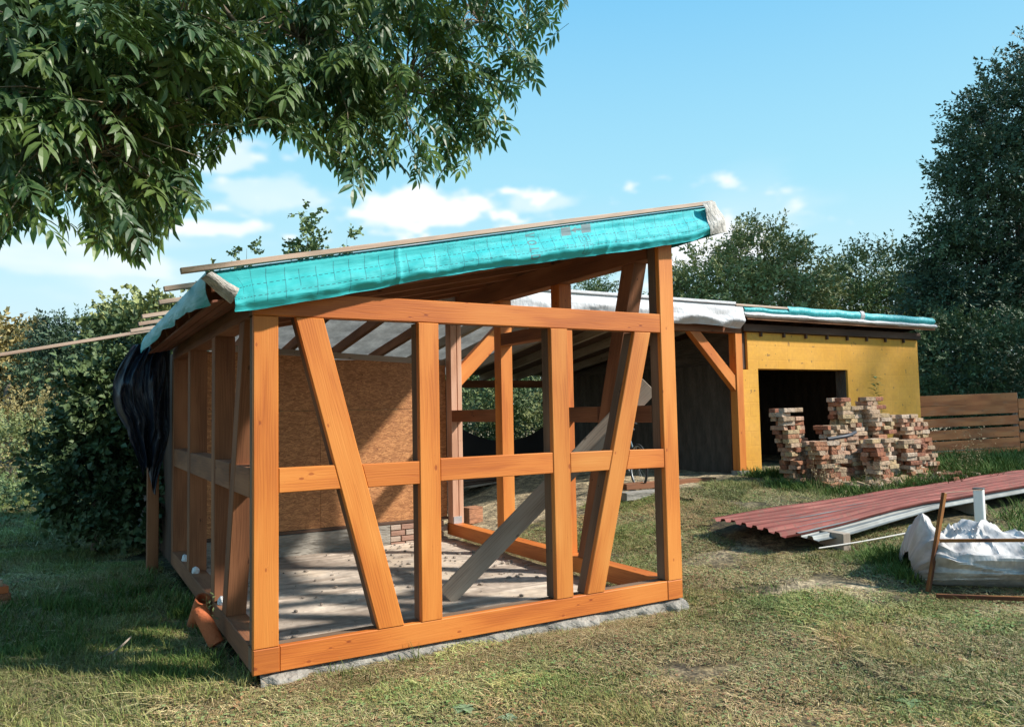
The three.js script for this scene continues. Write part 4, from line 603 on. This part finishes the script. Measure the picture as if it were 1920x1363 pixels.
// left side
tree('large_shrub', 'large dark broad-leaved shrub left of the shed', 'shrub', [-0.75, -0.1, -6.1], [L(205, 745, 10.2, 0.36, 0.55, 0.5, 210), L(165, 815, 10.0, 0.34, 0.45, 0.45, 180), L(245, 830, 10.2, 0.42, 0.7, 0.5, 230), L(170, 915, 10, 0.48, 0.48, 0.5, 220), L(225, 655, 10.6, 0.30, 0.30, 0.4, 80), L(135, 735, 10, 0.13, 0.30, 0.2, 26), L(110, 880, 9.9, 0.25, 0.4, 0.3, 60), L(255, 940, 10, 0.5, 0.42, 0.5, 160), L(265, 700, 10.6, 0.36, 0.55, 0.4, 130)], 'wide', [[0.040, 0.075, 0.030], [0.105, 0.155, 0.050]], 81, { trunkR: 0.05, size: 0.72, hollow: 0.3 });
tree('leafy_tree', 'green maple with loose top leaves behind the protruding batten ends', 'tree', [0.4, 0, -17], [L(240, 625, 19, 0.7, 0.6, 0.7, 150), L(225, 585, 19, 0.35, 0.25, 0.3, 24), L(295, 615, 19, 0.6, 0.7, 0.6, 160), L(185, 655, 19, 0.4, 0.4, 0.4, 60), L(330, 600, 19, 0.45, 0.35, 0.45, 80), L(270, 700, 19, 0.9, 0.9, 0.8, 150), L(400, 560, 19, 0.6, 0.5, 0.5, 70)], 'wide', OLIVE, 82, { group: 'trees behind the shrub', size: 1.1, hollow: 0.3 });
tree('leafy_tree', 'dark tree tops on the skyline behind the long batten', 'tree', [-0.5, 0, -30], [L(150, 650, 34, 1.4, 0.8, 1.2, 260), L(110, 640, 34, 0.7, 0.5, 0.8, 110), L(210, 645, 34, 1.2, 0.9, 1.2, 220), L(160, 700, 34, 2.6, 1.3, 1.5, 300)], 'fine', DARK, 83, { group: 'trees behind the shrub', size: 1.5 });
tree('willow_tree', 'yellowish willow at the left edge of the view', 'tree', [-3.4, 0, -36], [L(30, 690, 38, 2.0, 1.6, 1.8, 300), L(90, 720, 38, 1.7, 1.3, 1.6, 280), L(10, 640, 38, 1.4, 0.9, 1.3, 160), L(-60, 700, 38, 2.4, 2.2, 2, 260), L(40, 780, 38, 2.6, 1.6, 1.8, 260)], 'far', YELL, 84, { trunkR: 0.3, size: 0.85, down: 0.5 });
for (const [px, py, d, rx, ry, n, lab, c] of [[20, 870, 17, 1.4, 0.8, 340, 'light green bush at the left edge behind the shrub', OLIVE], [60, 830, 24, 2.0, 1.3, 340, 'yellow green bush farther back at the left edge', YELL], [120, 960, 14, 1.3, 0.5, 260, 'low undergrowth left of the shrub', GREEN]]) { const p = at(px, py, d); tree('bush', lab, 'bush', [p.x, -0.1, p.z], [[p.x, p.y, p.z, rx, ry, rx, n]], 'fine', c, 90 + px, { group: 'bushes at the left edge', trunkR: 0.03 }); }
// far wood closing the horizon: one mass
{
  const r = rngOf(17), n = 2600, im = new THREE.InstancedMesh(sprays.far[0], LM, n), m4 = new THREE.Matrix4(), c = new THREE.Color();
  for (let i = 0; i < n; i++) { const a = rr(-0.95, 1.1, r) + 0.526, d = rr(58, 78, r), x = camera.position.x + Math.sin(a) * d, z = camera.position.z - Math.cos(a) * d, h = Math.pow(r(), 0.6) * (3.2 + 2.2 * fbm(a * 14, 0, 3, 5)); m4.compose(V(x, h, z), quatAlong(V(rr(-1, 1, r), rr(-0.6, 0.8, r), rr(-1, 1, r)), r), V(1, 1, 1).multiplyScalar(rr(1.6, 3, r))); im.setMatrixAt(i, m4); im.setColorAt(i, c.setRGB(...lerp3([0.03, 0.06, 0.03], [0.10, 0.12, 0.05], r()))); }
  im.name = 'far_wood'; scene.add(im); tag(im, 'far off belt of trees along the horizon', 'wood', undefined, 'stuff');
}

// ---------------------------------------------------------------- ash tree whose boughs hang into the view
{
  const leafGeo = (seed) => {                          // pinnate leaf: rachis and nine leaflets, base at origin, along +x
    const P = new Poly(), r = rngOf(seed), Lr = 0.21, q = (t) => V(t * Lr, -0.05 * t * t, 0);
    for (let k = 0; k < 4; k++) for (const s of [-1, 1]) { const t = 0.34 + k * 0.185 + rr(-0.02, 0.02, r), d = V(0.62 + 0.1 * k, rr(-0.45, -0.05, r), s * rr(0.75, 1, r)).normalize(), n = V(rr(-0.2, 0.2, r), 1, rr(-0.35, 0.35, r)); n.addScaledVector(d, -n.dot(d)).normalize(); const a = rr(0.072, 0.098, r), w = rr(0.024, 0.031, r); leaflet(P, q(t), d, n, a, w, rr(0.15, 0.5, r)); }
    leaflet(P, q(1), V(1, -0.4, 0).normalize(), V(0.4, 1, 0).normalize(), 0.095, 0.03, 0.3);
    const st = tube([[-0.02, 0.0, 0], [0.1, -0.012, 0], [0.21, -0.05, 0]], 0.0022, 0.001, 5, 4).toNonIndexed(); return mergeGeometries([P.build(), st]);
  };
  function leaflet(P, o, d, n, L, Wd, droop) {         // lanceolate, pointed, folded
    const s = d.clone().cross(n).normalize(), pts = [0, 0.22, 0.5, 0.78, 1], wd = [0, 0.72, 1, 0.55, 0];
    const c = pts.map((t) => o.clone().addScaledVector(d, L * t).addScaledVector(n, -L * droop * t * t)), e = (i, k) => c[i].clone().addScaledVector(s, k * Wd / 2 * wd[i]).addScaledVector(n, Wd * 0.16 * wd[i]);
    const tri = (a, b, f) => { const m = b.clone().sub(a).cross(f.clone().sub(a)).normalize(); for (const p of [a, b, f]) { P.p.push(p.x, p.y, p.z); P.n.push(m.x, m.y, m.z); P.uv.push(0, 0); } };
    for (const k of [1, -1]) { tri(c[0], e(1, k), c[1]); for (const i of [1, 2]) { tri(c[i], e(i, k), e(i + 1, k)); tri(c[i], e(i + 1, k), c[i + 1]); } tri(c[3], e(3, k), c[4]); }
  }
  const geos = [1, 2, 3].map((s) => leafGeo(s * 31));
  const ash = thing('ash_tree', 'ash tree with dark pinnate leaves hanging over the shed from the upper left', 'tree', [-4.7, -0.1, 2.6]), B = V(-4.7, -0.1, 2.6), r = rngOf(404);
  const trunk = part('trunk', tube([V(0, -0.3, 0), V(0.1, 2.4, 0), V(0.3, 4.8, 0.1), V(0.7, 7.4, 0.1)], 0.27, 0.1, 20, 12), bark, ash);
  // outline of the hanging boughs, in picture terms (a point outside is not covered)
  const out = [[-700, 560], [-200, 540], [0, 478], [26, 470], [62, 425], [75, 385], [118, 375], [150, 345], [172, 385], [150, 420], [122, 462], [160, 470], [205, 462], [235, 480], [275, 512], [296, 470], [318, 440], [345, 405], [412, 400], [416, 380], [372, 362], [345, 335], [385, 322], [392, 300], [352, 272], [372, 246], [424, 236], [462, 262], [520, 268], [562, 262], [590, 282], [588, 312], [640, 330], [650, 372], [680, 388], [712, 350], [760, 352], [798, 372], [832, 332], [880, 318], [920, 300], [944, 262], [922, 238], [968, 240], [990, 232], [986, 200], [1018, 168], [1006, 140], [1044, 112], [1040, 84], [1078, 22], [1070, -40], [1180, -500], [1000, -900], [-700, -900]];
  const inside = (x, y) => { let k = false; for (let i = 0, j = out.length - 1; i < out.length; j = i++) { const [a, b] = out[i], [c, d] = out[j]; if ((b > y) !== (d > y) && x < (c - a) * (y - b) / (d - b) + a) k = !k; } return k; };
  const depth = (x) => mix(2.75, 4.55, clamp(x / 1000));
  const limbs = [[-60, 120, 3.0], [180, 60, 3.3], [330, 120, 3.6], [560, 70, 4.0], [760, 170, 4.3], [900, 40, 4.7], [150, 300, 3.0], [700, -160, 4.4], [300, -260, 3.8], [-250, 200, 3.0], [560, 180, 4.2], [1000, -80, 5.0]].map(([x, y, d]) => at(x, y, d).sub(B));
  const paths = limbs.map((p, i) => { const s = V(0.2, 3.6 + (i % 6) * 0.5, 0.05), m = s.clone().lerp(p, 0.55).add(V(0, 0.55, 0)); part('branch', tube([s, s.clone().lerp(m, 0.5).add(V(0, 0.2, 0)), m, p], 0.05, 0.008, 16, 7), bark, ash); return [m.clone().lerp(p, 0.3), m.clone().lerp(p, 0.65), p, m]; }).flat();
  const leaves = [], twigs = [];
  // the boughs end where the photograph shows the front of the shed in full sun
  const overFrame = (p) => { const t = (p.z - 0.1) / SUN.z; if (t < 0) return false; const x = p.x - SUN.x * t, y = p.y - SUN.y * t; return x > -0.45 && y > 0 && y < 3.7; };
  const addTwig = (px, py, d) => {
    const n = at(px, py, d).sub(B); let near = paths[0]; for (const p of paths) if (p.distanceToSquared(n) < near.distanceToSquared(n)) near = p;
    const dir = n.clone().sub(near).normalize().multiplyScalar(0.6).add(V(rr(-0.4, 0.4, r), -0.25, rr(-0.4, 0.4, r))).normalize(), len = rr(0.2, 0.38, r); let any = 0;
    for (let k = 0; k < 8; k++) {
      const o = n.clone().addScaledVector(dir, (k / 8 - 0.35) * len), a = k * 2.4 + r(), side = V(Math.cos(a), rr(-0.35, 0.35, r), Math.sin(a)), ld = dir.clone().multiplyScalar(0.55).add(side).add(V(0, -0.35, 0)).normalize(), sc = rr(0.55, 1.02, r);
      const tip = seen(o.clone().addScaledVector(ld, 0.29 * sc).add(V(0, -0.04, 0)).add(B)), base = seen(o.clone().add(B)); if (!inside(tip[0], tip[1]) || !inside(base[0], base[1]) || overFrame(o.clone().add(B))) continue;
      const up = V(rr(-0.5, 0.5, r), 1, rr(-0.5, 0.5, r)), Z = ld.clone().cross(up).normalize(), Y = Z.clone().cross(ld); leaves.push([new THREE.Matrix4().makeBasis(ld, Y, Z).scale(V(sc, sc, sc)).setPosition(o), tip[2], tip]); any++;
    }
    if (any > 2) { const a0 = n.clone().addScaledVector(dir, -0.35 * len); twigs.push(tube([near, near.clone().lerp(a0, 0.6).add(V(0, 0.06, 0)), a0, n.clone().addScaledVector(dir, 0.2 * len)], 0.006, 0.002, 6, 4)); }
  };
  for (let i = 0; i < 820; i++) { const x = rr(-60, 1090, r), y = rr(-60, 500, r); if (!inside(x, y)) continue; addTwig(x, y, depth(x) + rr(-0.45, 1.25, r)); }
  for (let i = 0; i < 420; i++) { const x = rr(-650, 1120, r), y = rr(-850, 480, r); if (!inside(x, y) || (x > -60 && y > -60)) continue; addTwig(x, y, depth(x) + rr(-0.1, 1.6, r)); }
  // unseen rest of the crown, left and above, added to darken the left wall
  for (const [x, y, z, rx, ry, rz, n] of [[-4.6, 6.2, 2.4, 2.6, 1.8, 2.4, 1300], [-3.2, 5.6, -0.6, 2.0, 1.4, 1.8, 900], [-6.2, 5.2, 0.2, 2.0, 1.6, 2.0, 800], [-3.6, 4.6, -2.6, 1.6, 1.2, 1.5, 700]]) for (let i = 0; i < n; i++) {
    const a = V(rr(-1, 1, r), rr(-1, 1, r), rr(-1, 1, r)); if (a.lengthSq() > 1) continue; const p = V(x + a.x * rx, y + a.y * ry, z + a.z * rz), q = seen(p); if (q[2] > 0 && q[0] > -90 && q[0] < 2000 && q[1] > -90 && !inside(q[0], q[1])) continue;
    const ld = V(a.x + rr(-0.7, 0.7, r), rr(-0.8, 0.1, r), a.z + rr(-0.7, 0.7, r)).normalize(), Z = ld.clone().cross(V(rr(-0.5, 0.5, r), 1, rr(-0.5, 0.5, r))).normalize(), k = rr(1.3, 1.9, r); leaves.push([new THREE.Matrix4().makeBasis(ld, Z.clone().cross(ld), Z).scale(V(k, k, k)).setPosition(p.clone().sub(B)), 99, [-1, -1]]);
  }
  leaves.sort((a, b) => (a[2][0] > 0 && a[2][1] > 0 ? a[1] : a[1] + 50) - (b[2][0] > 0 && b[2][1] > 0 ? b[1] : b[1] + 50));
  const mats = [[0.082, 0.155, 0.042], [0.110, 0.190, 0.042], [0.062, 0.128, 0.044], [0.155, 0.235, 0.046]].map((c) => { const m = leafMat(0.42); m.color.setRGB(...c); m.specularIntensity = 0.8; return m; });
  leaves.slice(0, 300).forEach(([m, d], i) => { const b = part('leaf', geos[i % 3], mats[(i * 7) % 11 % 4], ash); b.applyMatrix4(m); });
  for (let w = 0; w < 3; w++) { const set = leaves.slice(300).filter((_, i) => i % 3 === w), im = new THREE.InstancedMesh(geos[w], leafMat(0.42), set.length), c = new THREE.Color(); set.forEach(([m], i) => { im.setMatrixAt(i, m); im.setColorAt(i, c.setRGB(...lerp3([0.056, 0.118, 0.040], [0.175, 0.255, 0.048], Math.pow(r(), 1.3)))); }); im.name = 'foliage'; im.userData.kind = 'stuff'; im.castShadow = im.receiveShadow = true; ash.add(im); }
  const tm = part('twig', mergeGeometries(twigs), std([0.20, 0.15, 0.10], 0.8), ash); tm.userData.kind = 'stuff';
  console.log('ash leaves', leaves.length, 'twigs', twigs.length);
}

// ---------------------------------------------------------------- grass
{
  const tuft = (seed, n, h0, h1, lie, w) => { const P = new Poly(), r = rngOf(seed); for (let i = 0; i < n; i++) { const a = r() * 6.283, o = V(rr(-0.06, 0.06, r), 0, rr(-0.06, 0.06, r)), hgt = rr(h0, h1, r), le = lie * rr(0.5, 1.4, r), tip = o.clone().add(V(Math.cos(a) * hgt * le, hgt * (1 - 0.35 * Math.min(1, le)) * (lie > 1.5 ? 0.25 : 1), Math.sin(a) * hgt * le)), mid = o.clone().lerp(tip, 0.5).add(V(0, hgt * 0.12, 0)), s = V(-Math.sin(a), 0.15, Math.cos(a)).multiplyScalar(w * rr(0.6, 1.3, r)); const tri = (A, B2, C2) => { const m = B2.clone().sub(A).cross(C2.clone().sub(A)).normalize(); for (const p of [A, B2, C2]) { P.p.push(p.x, p.y, p.z); P.n.push(m.x, m.y, m.z); P.uv.push(0, 0); } }; const a1 = o.clone().add(s), a2 = o.clone().sub(s), b1 = mid.clone().addScaledVector(s, 0.7), b2 = mid.clone().addScaledVector(s, -0.7); tri(a1, a2, b1); tri(a2, b2, b1); tri(b1, b2, tip); } return P.build(); };
  const clover = (() => { const P = new Poly(), q3 = rngOf(6); for (let i = 0; i < 9; i++) { const o = V(rr(-0.06, 0.06, q3), rr(0.012, 0.03, q3), rr(-0.06, 0.06, q3)), a = q3() * 6.283, d = V(Math.cos(a), rr(-0.1, 0.3, q3), Math.sin(a)).normalize(); blade(P, o, d, V(0, 1, 0).addScaledVector(d, -d.y).normalize(), rr(0.018, 0.034, q3), rr(0.014, 0.024, q3), 0.2, 0.2, 0.55); } return P.build(); })();
  const kinds = [tuft(1, 11, 0.012, 0.036, 1.0, 0.0025), tuft(2, 10, 0.015, 0.048, 1.2, 0.0026), tuft(3, 10, 0.025, 0.075, 1.9, 0.0021), tuft(4, 9, 0.03, 0.09, 2.4, 0.0022), tuft(5, 13, 0.04, 0.11, 0.8, 0.0026), clover];
  const gm = new THREE.MeshPhysicalMaterial({ color: 0xffffff, roughness: 0.8, side: THREE.DoubleSide, specularIntensity: 0.3 });
  const lists = kinds.map(() => []), r = rngOf(808), q = new THREE.Quaternion(), Yax = V(0, 1, 0);
  const blocked = (x, z) => (x > 5.7 && x < 14.4 && z > -1.75 - (x - 5.6) * 0.066 && z < -0.62 - (x - 5.6) * 0.066) || (((x - 5.88) * 0.742 + (z - 0.7) * 0.67) > 0 && ((x - 5.88) * 0.742 + (z - 0.7) * 0.67) < 2.1 && ((x - 5.88) * 0.67 - (z - 0.7) * 0.742) > -0.05 && ((x - 5.88) * 0.67 - (z - 0.7) * 0.742) < 0.9) || (x > -0.02 && x < W + 0.02 && z < 0.03 && z > -4.55) || (z < -4.35 && x > 3.5 && x < 14.2 && z > -10.1) || (z < -4.35 && x > 0 && x < 3.6 && z > -10.1);
  const put = (x, z, k, sc, col) => { const m = new THREE.Matrix4().compose(V(x, ground(x, z) - 0.004, z), q.setFromAxisAngle(Yax, r() * 6.283), V(sc, sc * rr(0.75, 1.25, r), sc)); lists[k].push([m, col]); };
  const STRAW = [[0.54, 0.46, 0.26], [0.40, 0.31, 0.155], [0.24, 0.165, 0.09], [0.30, 0.26, 0.12], [0.47, 0.38, 0.21], [0.33, 0.21, 0.12]], LEAF = [[0.085, 0.110, 0.032], [0.15, 0.175, 0.052], [0.24, 0.25, 0.085], [0.20, 0.19, 0.07]];
  const pickC = (q3, dry) => { const a = q3() < 0.22 + dry * 0.6 ? STRAW[Math.floor(q3() * 6)] : LEAF[Math.floor(q3() * 4)], k = rr(0.75, 1.2, q3); return [a[0] * k, a[1] * k, a[2] * k]; };
  // single tufts along the walls, where a whole patch of turf would not fit
  const strew = (n, x0, x1, z0, z1) => { for (let i = 0; i < n; i++) { const x = rr(x0, x1, r), z = rr(z0, z1, r); if (blocked(x, z)) continue; const [dry, bare] = cover(x, z); if (r() < bare * 0.9) continue; const c = pickC(r, dry); put(x, z, c[0] > c[1] ? (r() < 0.5 ? 2 : 3) : r() < 0.05 ? 4 : r() < 0.5 ? 0 : 1, rr(0.75, 1.3, r), c); } };
  strew(2600, -0.1, W + 0.4, 0.02, 0.42); strew(2200, W, W + 0.42, -4.3, 0.3); strew(1500, -0.42, 0, -4.4, 0.2); strew(1800, 5.3, 8.5, -0.75, -0.2); strew(900, 5.3, 5.8, -2, -0.5); strew(1400, 5.4, 7.2, 0.5, 2.4);
  // turf: round patches of matted blades, laid edge over edge
  const turf = (seed, dry, h0, h1, n, rad) => { const P = new Poly(), q3 = rngOf(seed), col = []; let c = null;
    for (let i = 0; i < n; i++) { if (i % 5 === 0) c = pickC(q3, dry); const cx = Math.sqrt(q3()) * rad, ca = q3() * 6.283, o = V(Math.cos(ca) * cx, 0, Math.sin(ca) * cx), a = q3() * 6.283, flat = c[0] > c[1] * 1.12, hgt = rr(h0, h1, q3) * (flat ? 1.5 : 1), le = flat ? rr(0.9, 2.6, q3) : rr(0.2, 1.3, q3), up = flat ? rr(0.05, 0.4, q3) : rr(0.6, 1, q3);
      const tip = o.clone().add(V(Math.cos(a) * hgt * le, hgt * up, Math.sin(a) * hgt * le)), mid = o.clone().lerp(tip, 0.5).add(V(0, hgt * 0.14, 0)), sd = V(-Math.sin(a), 0.2, Math.cos(a)).multiplyScalar(rr(0.0013, 0.0030, q3)), b1 = mid.clone().addScaledVector(sd, 0.8), b2 = mid.clone().addScaledVector(sd, -0.8);
      const tri = (A, B2, C2) => { const m = B2.clone().sub(A).cross(C2.clone().sub(A)).normalize(); for (const p of [A, B2, C2]) { P.p.push(p.x, p.y, p.z); P.n.push(m.x, m.y, m.z); P.uv.push(0, 0); col.push(...c); } }; const a1 = o.clone().add(sd), a2 = o.clone().sub(sd); tri(a1, a2, b1); tri(a2, b2, b1); tri(b1, b2, tip); }
    for (let i = 0; i < n * 0.02; i++) { const k0 = P.p.length, cx = Math.sqrt(q3()) * rad, ca = q3() * 6.283, a = q3() * 6.283, d = V(Math.cos(a), rr(-0.1, 0.35, q3), Math.sin(a)).normalize(); blade(P, V(Math.cos(ca) * cx, rr(0.01, 0.03, q3), Math.sin(ca) * cx), d, V(0, 1, 0).addScaledVector(d, -d.y).normalize(), rr(0.02, 0.042, q3), rr(0.014, 0.026, q3), 0.2, 0.2, 0.55); const cc = q3() < 0.4 ? [0.24, 0.135, 0.07] : [0.16, 0.21, 0.085]; for (let m = k0; m < P.p.length; m += 3) col.push(...cc); }
    const g = P.build(); g.setAttribute('color', new THREE.Float32BufferAttribute(col, 3)); return g; };
  const turfs = [[11, 0.95, 0.012, 0.030], [12, 0.85, 0.012, 0.034], [13, 0.6, 0.014, 0.038], [14, 0.5, 0.014, 0.044], [15, 0.25, 0.016, 0.05], [16, 0.12, 0.02, 0.062], [17, 0.2, 0.03, 0.095]].map(([sd, dry, a, b]) => turf(sd, dry, a, b, 1500, 0.3)), laid = turfs.map(() => []);
  const turfM = new THREE.MeshStandardMaterial({ vertexColors: true, roughness: 0.85, side: THREE.DoubleSide });
  const nrm = V(0, 1, 0), qt = new THREE.Quaternion();
  const lay = (d0, d1, step, sc0) => { for (let x = -8; x < 34; x += step) for (let z = -26; z < 6; z += step) {
    const gx = x + rr(-0.5, 0.5, r) * step, gz = z + rr(-0.5, 0.5, r) * step, dx = gx - camera.position.x, dz = gz - camera.position.z, d = Math.hypot(dx, dz), a = Math.atan2(dx, -dz) - 0.526; if (d < d0 || d >= d1 || Math.abs(a) > 0.76) continue;
    const m = 0.25 * sc0; if (blocked(gx, gz) || blocked(gx + m, gz) || blocked(gx - m, gz) || blocked(gx, gz + m) || blocked(gx, gz - m)) continue;
    const [dry, bare, f] = cover(gx, gz); if (r() < bare * 1.05 || (d < 9 && [[0.2, 0], [-0.2, 0], [0, 0.2], [0, -0.2]].some(([p, q2]) => cover(gx + p, gz + q2)[1] > 0.62))) continue; let k = Math.floor(clamp((1 - dry) * 5.4 + rr(-1.1, 1.1, r), 0, 5.99)); if (dry < 0.35 && r() < (gx < 0 || d > 12 ? 0.4 : 0.12)) k = 6;
    const e = 0.15, hx = (ground(gx + e, gz) - ground(gx - e, gz)) / (2 * e), hz = (ground(gx, gz + e) - ground(gx, gz - e)) / (2 * e); nrm.set(-hx, 1, -hz).normalize(); qt.setFromUnitVectors(Yax, nrm).multiply(q.setFromAxisAngle(Yax, r() * 6.283));
    const sc = sc0 * rr(0.85, 1.2, r), t = rr(0.82, 1.15, r) * (0.8 + 0.4 * vn(gx * 1.7 + 9, gz * 1.7, 41)), br = S((fbm(gx * 1.5 + 31, gz * 1.5, 3, 47) - 0.55) / 0.12), gr = S((fbm(gx * 1.2 + 61, gz * 1.2, 3, 49) - 0.55) / 0.12); laid[k].push([new THREE.Matrix4().compose(V(gx, ground(gx, gz) - 0.006, gz), qt, V(sc, sc * rr(0.8, 1.25, r), sc)), [t * rr(0.95, 1.06, r) * 1.12 * (1 + 0.04 * br - 0.16 * gr), 1.12 * t * (1 - 0.06 * br + 0.05 * gr), 1.08 * t * rr(0.9, 1.05, r) * (1 - 0.1 * br - 0.22 * gr)]]); } };
  lay(1.6, 7, 0.26, 1); lay(7, 13, 0.30, 1.05); lay(13, 28, 0.5, 1.5);
  const clump = (x, z, n, rad, sc) => { for (let i = 0; i < n; i++) { const a = r() * 6.283, e = Math.pow(r(), 0.8) * rad * 1.4 * (0.4 + 0.9 * vn(Math.cos(a) * 2 + x * 3, Math.sin(a) * 2 + z * 3, 7)), gx = x + Math.cos(a) * e, gz = z + Math.sin(a) * e; if (blocked(gx, gz)) continue; put(gx, gz, 4, sc * rr(0.7, 1.3, r), lerp3([0.05, 0.10, 0.02], [0.13, 0.19, 0.05], r())); } };
  clump(6.35, 0.15, 160, 0.3, 1.7); clump(5.95, 0.55, 80, 0.2, 1.3); clump(12.4, -2.5, 260, 0.9, 2.4); clump(14.5, -3.4, 300, 1.3, 2.6); clump(16.5, -3.2, 300, 1.5, 2.4); clump(9.15, -3.9, 120, 0.3, 1.9); clump(8.5, -3.0, 90, 0.4, 1.5); clump(10.2, -2.15, 260, 0.9, 1.9); clump(11.4, -2.0, 260, 0.7, 2.1); clump(8.9, -2.35, 160, 0.5, 1.8); clump(12.6, -2.9, 200, 0.6, 2.6); clump(4.15, 3.0, 60, 0.35, 0.8); clump(-0.45, -0.55, 160, 0.28, 1.1); clump(4.5, 0.0, 26, 0.4, 0.8); clump(4.2, 0.5, 18, 0.4, 0.7); clump(-0.9, -3, 250, 0.9, 1.5); clump(-1.2, -1.6, 160, 0.7, 1.2); clump(9.5, 0.6, 200, 0.9, 2.2); clump(10.8, 0.2, 160, 0.8, 2.4); clump(-0.1, -2.2, 50, 0.12, 1.4);
  const grass = new THREE.Group(); grass.name = 'grass'; scene.add(grass); tag(grass, 'short dry mown grass with greener tufts covering the yard', 'grass', undefined, 'stuff');
  lists.forEach((l, k) => { if (!l.length) return; const im = new THREE.InstancedMesh(kinds[k], gm, l.length), c = new THREE.Color(); l.forEach(([m, col], i) => { im.setMatrixAt(i, m); im.setColorAt(i, c.setRGB(...col)); }); im.name = 'tufts'; im.userData.kind = 'stuff'; im.castShadow = im.receiveShadow = true; grass.add(im); });
  laid.forEach((l, k) => { if (!l.length) return; const im = new THREE.InstancedMesh(turfs[k], turfM, l.length), c = new THREE.Color(); l.forEach(([m, col], i) => { im.setMatrixAt(i, m); im.setColorAt(i, c.setRGB(...col)); }); im.name = 'turf'; im.userData.kind = 'stuff'; im.castShadow = im.receiveShadow = true; grass.add(im); });
  console.log('turf', laid.map((l) => l.length).join(' '), 'tufts', lists.map((l) => l.length).join(' '));
  // single weeds
  const weed = (label, x, z, y, n, h, lw, col, spread, seed, broad) => { const P = new Poly(), q2 = rngOf(seed); for (let i = 0; i < n; i++) { const t = (i + 1) / n, a = i * 2.4 + q2(), o = broad ? V(0, 0.01, 0) : V(rr(-0.03, 0.03, q2), h * t * 0.92, rr(-0.03, 0.03, q2)), d = V(Math.cos(a), broad ? rr(0.15, 0.5, q2) : rr(0.1, 0.9, q2), Math.sin(a)).normalize(), nn = V(0, 1, 0).addScaledVector(d, -d.y).normalize(); blade(P, o, d, nn, spread * rr(0.6, 1.1, q2), lw * rr(0.7, 1.2, q2), 0.25, 0.35); } if (!broad) for (let i = 0; i < 3; i++) P.face([V(-0.004, -0.05, i * 0.01), V(0.004, -0.05, i * 0.01), V(rr(-0.06, 0.06, q2), h, rr(-0.06, 0.06, q2))], V(0, 0, -9), () => [0, 0]); const m = part('weed', P.build(), new THREE.MeshStandardMaterial({ color: new THREE.Color().setRGB(...col), roughness: 0.8, side: THREE.DoubleSide }), scene); m.position.set(x, y ?? ground(x, z), z); tag(m, label, 'weed'); };
  weed('green leafy weed growing up against the yellow wall above the bricks', 11.25, -3.35, 1.15, 60, 1.05, 0.05, [0.12, 0.17, 0.05], 0.16, 1);
  weed('feathery green weed rising beside the left sill', -0.06, -1.28, undefined, 26, 0.36, 0.02, [0.13, 0.17, 0.06], 0.09, 2);
  weed('flat rosette of pale broad leaves in the foreground grass', 0.98, 1.02, undefined, 10, 0.1, 0.055, [0.20, 0.27, 0.14], 0.09, 3, true);
  weed('second pale rosette close to the lower edge of the view', 1.12, 1.28, undefined, 9, 0.1, 0.05, [0.22, 0.29, 0.17], 0.08, 4, true);
  weed('broad green rosette in the grass at the lower right', 3.15, 2.35, undefined, 9, 0.1, 0.06, [0.15, 0.22, 0.09], 0.10, 5, true);
  weed('small green weed sprouting from the slab behind the corner post', 0.42, -1.55, -0.04, 14, 0.05, 0.03, [0.10, 0.17, 0.04], 0.08, 6, true);
  [[8.75, -2.5, 0.75, 'dry brown stalks before the leaning stack by the doorway'], [9.55, -2.2, 0.6, 'dry stalks before the low jumbled stack'], [12.2, -2.35, 0.9, 'tall dry stalks beside the outermost brick stack'], [13.3, -2.9, 1.0, 'tall dry stalks before the board fence']].forEach(([x, z, h, lab], k) => { const P = new Poly(), q2 = rngOf(70 + k); for (let i = 0; i < 26; i++) { const b = V(rr(-0.3, 0.3, q2), -0.03, rr(-0.15, 0.15, q2)), t = b.clone().add(V(rr(-0.22, 0.22, q2), h * rr(0.5, 1, q2), rr(-0.2, 0.2, q2))); P.face([b.clone().add(V(-0.004, 0, 0.002)), b.clone().add(V(0.004, 0, -0.002)), t], V(0, 0, -9), () => [0, 0]); for (let j = 0; j < 4; j++) blade(P, b.clone().lerp(t, 0.5 + j * 0.12), V(rr(-1, 1, q2), 0.6, rr(-1, 1, q2)).normalize(), V(0, 1, 0.2).normalize(), 0.07, 0.012, 0.2, 0.3); } const m = part('weed', P.build(), new THREE.MeshStandardMaterial({ color: new THREE.Color().setRGB(0.30, 0.23, 0.12), roughness: 0.9, side: THREE.DoubleSide }), scene); m.position.set(x, ground(x, z), z); tag(m, lab, 'weed'); });
  // litter on the slab
  const lr = rngOf(99), geo = new THREE.DodecahedronGeometry(1, 0), im = new THREE.InstancedMesh(geo, std([0.30, 0.25, 0.21], 0.95), 420), m4 = new THREE.Matrix4();
  for (let i = 0; i < 420; i++) { const back = lr() < 0.6, x = back ? rr(1.8, 3.4, lr) : rr(0.2, 3.4, lr), z = back ? rr(-4.3, -1.6, lr) : rr(-4.3, -0.2, lr), s = Math.pow(lr(), 3) * 0.022 + 0.004; m4.compose(V(x, -0.04, z), q.setFromAxisAngle(Yax, lr() * 6), V(s * 1.4, s * 0.7, s)); im.setMatrixAt(i, m4); }
  im.name = 'grit'; scene.add(im); tag(im, 'grit and small rubble strewn on the concrete slab', 'grit', undefined, 'stuff');
}
renderer.render(scene, camera);
